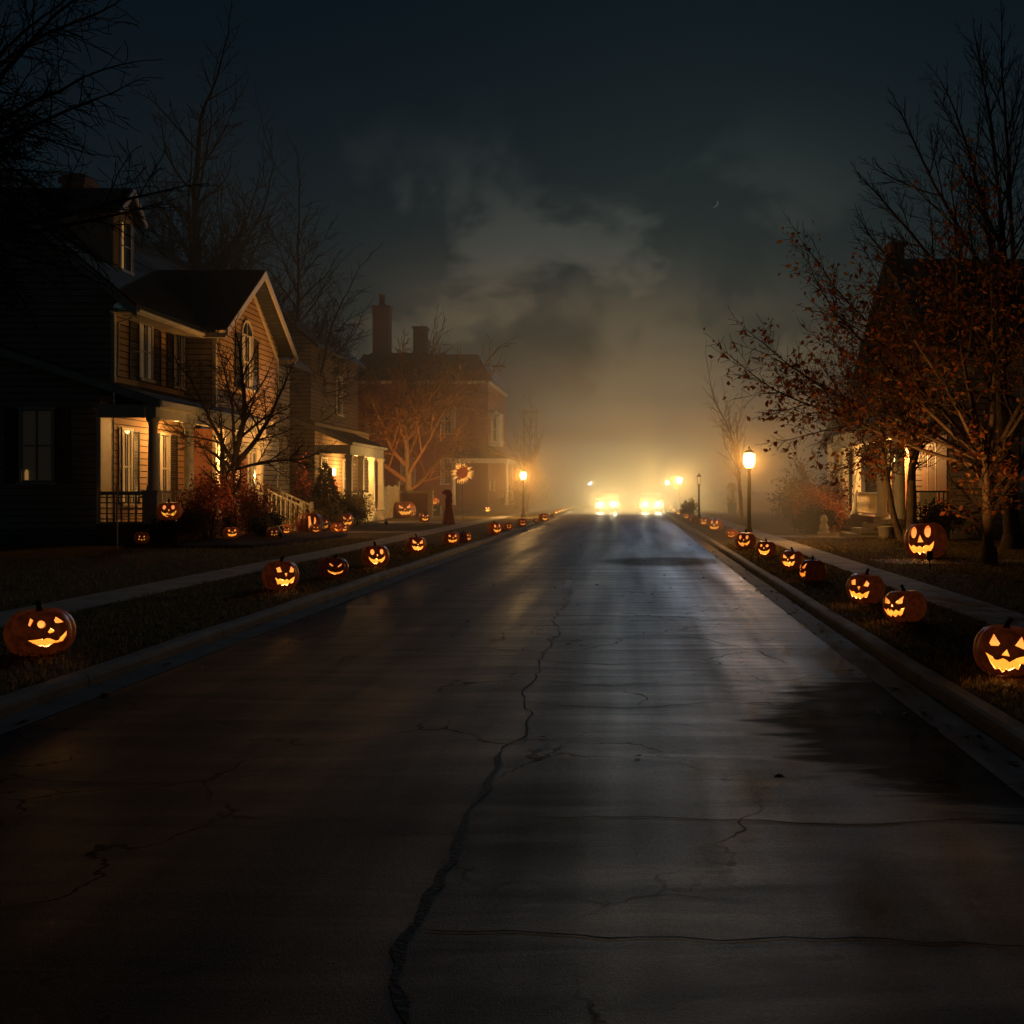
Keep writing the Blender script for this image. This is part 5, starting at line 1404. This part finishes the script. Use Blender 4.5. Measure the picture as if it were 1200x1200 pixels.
def wrl(m):
    rng = random.Random(9); c = Vector((-9.25,59.94,2.48))
    for i in range(120):
        a = rng.random()*6.28; r0 = .36*rng.random()**.5
        p = c+Vector((math.cos(a)*r0,rng.uniform(-.06,.04),math.sin(a)*r0)); d = Vector((rng.gauss(0,1),rng.gauss(0,.6),rng.gauss(0,1))).normalized()*.10; e = d.orthogonal().normalized()*.05
        m.quad(p-d, p-e, p+d, p+e)
part('leaves','wreath_core',sb,wrl)
cr = empty('crate', -11.9, 66.0, G, 0, 'dark wooden crate with a pale worn plate, a pumpkin on top', 'crate')
part('box','cratewood',cr,lambda m:(m.box(-12.35,-11.45,65.7,66.3,0,.62),[m.box(-12.37,-11.43,65.67,65.7,z,z+.17) for z in (.02,.225,.43)],[m.box(x,x+.08,65.64,65.67,.0,.62) for x in (-12.37,-11.51)]))
part('plate','pale',cr,lambda m:[m.box(-12.15+.1*i,-12.08+.1*i,65.655,65.668,.30,.40) for i in range(5)])
carved(-11.9,66.0,.34,'smile',4,'bright pumpkin standing on the dark crate',z=G+.62,group=YARD_L)
yp = empty('yard_post', -13.3, 28.4, G, 0, 'thin pale post on the lawn left of the porch', 'post')
part('post','trim_grey',yp,lambda m:(m.tube([(-13.3,28.4,-.05),(-13.3,28.4,1.55)],[.025,.022],8), m.lathe(-13.3,28.4,[(.035,1.55),(.045,1.58),(.01,1.63)],8)))
wt = empty('watering_tub', 7.9, 34.2, G, 0, 'small pale planter beside the foot of the stone steps', 'planter')
part('tub','pale',wt,lambda m:m.lathe(7.9,34.2,[(.16,0),(.2,.12),(.23,.36),(.25,.38),(.21,.39)],14),True)
gt = empty('garden_statue', 6.55, 37.4, G, 0, 'small pale garden ornament on the ground left of the stone steps', 'ornament')
part('figure','pale',gt,lambda m:(m.box(6.35,6.75,37.2,37.6,-.03,.1), m.lathe(6.55,37.4,[(.15,.1),(.17,.25),(.1,.4),(.13,.5),(.11,.62),(.03,.68)],10)),False)
# crescent moon
mo = MB()
k = 16; R0 = 3.6
pts = [(R0*math.sin(math.pi*i/k), R0*math.cos(math.pi*i/k)) for i in range(k+1)] + [(R0*.55*math.sin(math.pi*i/k), R0*math.cos(math.pi*i/k)) for i in range(k-1,0,-1)]
ca, sa = math.cos(R(-32)), math.sin(R(-32))
mo.add([(x*ca-z*sa, 0, x*sa+z*ca) for x,z in pts], [tuple(range(len(pts)))])
o = mo.build('moon', M['moon'], at=(0,0,0)); o.location = (97/1287*900, 900, CAM_H+337/1287*900)
tag(o, 'thin pale crescent moon in the dark sky above the haze', 'moon')

# ------------------------------------------------------------------ haze: a low bank of fog over the far street
def haze(x0,x1,y0,y1,z1,dens,aniso,c=(1,.93,.82)):
    mb = MB(); mb.box(x0,x1,y0,y1,-.6,z1)
    m = bpy.data.materials.new('street_haze'); m.use_nodes = True
    nt = m.node_tree; nt.nodes.remove(nt.nodes['Principled BSDF'])
    v = nt.nodes.new('ShaderNodeVolumeScatter'); v.inputs['Density'].default_value = dens; v.inputs['Anisotropy'].default_value = aniso; v.inputs['Color'].default_value = (*c,1)
    nt.links.new(v.outputs[0], nt.nodes['Material Output'].inputs['Volume'])
    o = mb.build('haze', m, at=(0,0,0)); o['kind'] = 'stuff'
    return o
haze(-75,75,27,260,15,.0045,.35,(1,.86,.66))
haze(.8,6.0,28.5,38,5.0,.030,.5,(1,.84,.55))  # extra mist patch added around the near right lamp to give it a halo
haze(-11,9.0,44,240,11,.010,.35,(1,.72,.40))
haze(-8,7.0,56,230,8,.012,.4,(1,.72,.40))
haze(-7.5,6.5,64,180,10,.018,.45,(1,.70,.38))
haze(-7.0,6.0,70,79.0,5,.045,.4,(1,.76,.46))
haze(-7.0,6.0,79.02,82,5,.045,.4,(1,.76,.46))
haze(-7.0,6.0,82.02,125,5,.028,.4,(1,.76,.46))

# ------------------------------------------------------------------ world, moonlight, camera
MOON_EL, MOON_AZ = math.atan2(337,1287), math.atan2(97,1287)
w = bpy.data.worlds.new('World'); sc.world = w; w.use_nodes = True
nt = w.node_tree; ln = nt.links; bg = nt.nodes['Background']; out = nt.nodes['World Output']
sky = nt.nodes.new('ShaderNodeTexSky'); sky.sky_type = 'NISHITA'; sky.sun_disc = False
sky.sun_elevation = MOON_EL; sky.sun_rotation = MOON_AZ; sky.altitude = 200; sky.air_density = 1.4; sky.dust_density = .4; sky.ozone_density = 2.0
hs = N(nt,'ShaderNodeHueSaturation'); hs.inputs['Saturation'].default_value = 1.0
ln.new(sky.outputs[0], hs.inputs['Color'])
tint = N(nt,'ShaderNodeMix', data_type='RGBA', blend_type='MULTIPLY'); tint.inputs['Factor'].default_value = 1.; tint.inputs['B'].default_value = (.44,.80,1.0,1)
ln.new(hs.outputs[0], tint.inputs['A']); ln.new(tint.outputs['Result'], bg.inputs['Color'])
bg.inputs['Strength'].default_value = .0019
# smoke drifting over the end of the street, part of the sky: billows of noise low above the horizon
tc = N(nt,'ShaderNodeTexCoord')
sp = N(nt,'ShaderNodeSeparateXYZ'); ln.new(tc.outputs['Generated'], sp.inputs[0])
mp = N(nt,'ShaderNodeMapping'); mp.inputs['Scale'].default_value = (1,1,1.4); mp.inputs['Location'].default_value = (3.7,1.3,.9); ln.new(tc.outputs['Generated'], mp.inputs['Vector'])
nz = N(nt,'ShaderNodeTexNoise', Scale=5.2, Detail=8., Roughness=.58, Distortion=.25); ln.new(mp.outputs[0], nz.inputs['Vector'])
cm = N(nt,'ShaderNodeMapRange', interpolation_type='SMOOTHSTEP'); ln.new(nz.outputs['Fac'], cm.inputs['Value'])
cm.inputs['From Min'].default_value = .45; cm.inputs['From Max'].default_value = .58
def rng_(v, a, b_, inter='SMOOTHSTEP'):
    n = N(nt,'ShaderNodeMapRange', interpolation_type=inter); ln.new(v, n.inputs['Value'])
    n.inputs['From Min'].default_value = a; n.inputs['From Max'].default_value = b_
    return n.outputs['Result']
def mul(a, b_):
    n = N(nt,'ShaderNodeMath', operation='MULTIPLY')
    for i,q in enumerate((a,b_)):
        if isinstance(q,(int,float)): n.inputs[i].default_value = q
        else: ln.new(q, n.inputs[i])
    return n.outputs[0]
ax = N(nt,'ShaderNodeMath', operation='ABSOLUTE'); sx = N(nt,'ShaderNodeMath', operation='ADD'); sx.inputs[1].default_value = .03
ln.new(sp.outputs[0], sx.inputs[0]); ln.new(sx.outputs[0], ax.inputs[0])
mask = mul(mul(rng_(ax.outputs[0], .34, .04), rng_(sp.outputs[2], .36, .18)), rng_(sp.outputs[1], 0, .4))
base = mul(mask, .15)
mp2 = N(nt,'ShaderNodeMapping'); mp2.inputs['Scale'].default_value = (1,1,.9); mp2.inputs['Location'].default_value = (8.1,4.4,2.2); ln.new(tc.outputs['Generated'], mp2.inputs['Vector'])
nz2 = N(nt,'ShaderNodeTexNoise', Scale=9., Detail=8., Roughness=.56, Distortion=.3); ln.new(mp2.outputs[0], nz2.inputs['Vector'])
cm2 = N(nt,'ShaderNodeMapRange', interpolation_type='SMOOTHSTEP'); ln.new(nz2.outputs['Fac'], cm2.inputs['Value'])
cm2.inputs['From Min'].default_value = .43; cm2.inputs['From Max'].default_value = .60
mask2 = mul(mul(rng_(ax.outputs[0], .26, .04), rng_(sp.outputs[2], .25, .10)), rng_(sp.outputs[1], 0, .4))
two = N(nt,'ShaderNodeMath', operation='MAXIMUM'); ln.new(mul(mask, cm.outputs['Result']), two.inputs[0]); ln.new(mul(mask2, cm2.outputs['Result']), two.inputs[1])
dens = N(nt,'ShaderNodeMath', operation='ADD'); ln.new(two.outputs[0], dens.inputs[0]); ln.new(base, dens.inputs[1])
cr_ = ramp(nt, [(.0,(.20,.10,.03)),(.12,(.12,.075,.032)),(.22,(.044,.041,.031)),(.34,(.020,.027,.026))])
ln.new(sp.outputs[2], cr_.inputs['Fac'])
bg2 = N(nt,'ShaderNodeBackground'); ln.new(cr_.outputs['Color'], bg2.inputs['Color']); ln.new(dens.outputs[0], bg2.inputs['Strength'])
ads = N(nt,'ShaderNodeAddShader'); ln.new(bg.outputs[0], ads.inputs[0]); ln.new(bg2.outputs[0], ads.inputs[1]); ln.new(ads.outputs[0], out.inputs['Surface'])

sun = bpy.data.lights.new('moonlight','SUN'); sun.energy = .15; sun.angle = R(.5); sun.color = (.6,.82,1)
so = bpy.data.objects.new('moonlight', sun); col.objects.link(so)
d = Vector((math.sin(MOON_AZ)*math.cos(MOON_EL), math.cos(MOON_AZ)*math.cos(MOON_EL), math.sin(MOON_EL)))
so.rotation_euler = (-d).to_track_quat('-Z','Y').to_euler()

cam = bpy.data.cameras.new('camera'); cam.sensor_width = 36; cam.lens = 1287/1200*36
cam.shift_x = -140/1200; cam.shift_y = -25/1200; cam.clip_end = 4000; cam.clip_start = .05
co = bpy.data.objects.new('camera', cam); col.objects.link(co); co.location = (0,0,CAM_H); co.rotation_euler = (R(90),0,0)
sc.camera = co

sc.view_settings.view_transform = 'Standard'; sc.view_settings.look = 'None'; sc.view_settings.exposure = 0
c = sc.cycles
c.use_denoising = True
try: c.denoiser = 'OPENIMAGEDENOISE'
except Exception: pass
c.max_bounces = 6; c.diffuse_bounces = 3; c.glossy_bounces = 3; c.volume_bounces = 0; c.transparent_max_bounces = 12
c.caustics_reflective = False; c.caustics_refractive = False
c.sample_clamp_indirect = 3.0
c.use_light_tree = True
c.use_adaptive_sampling = False
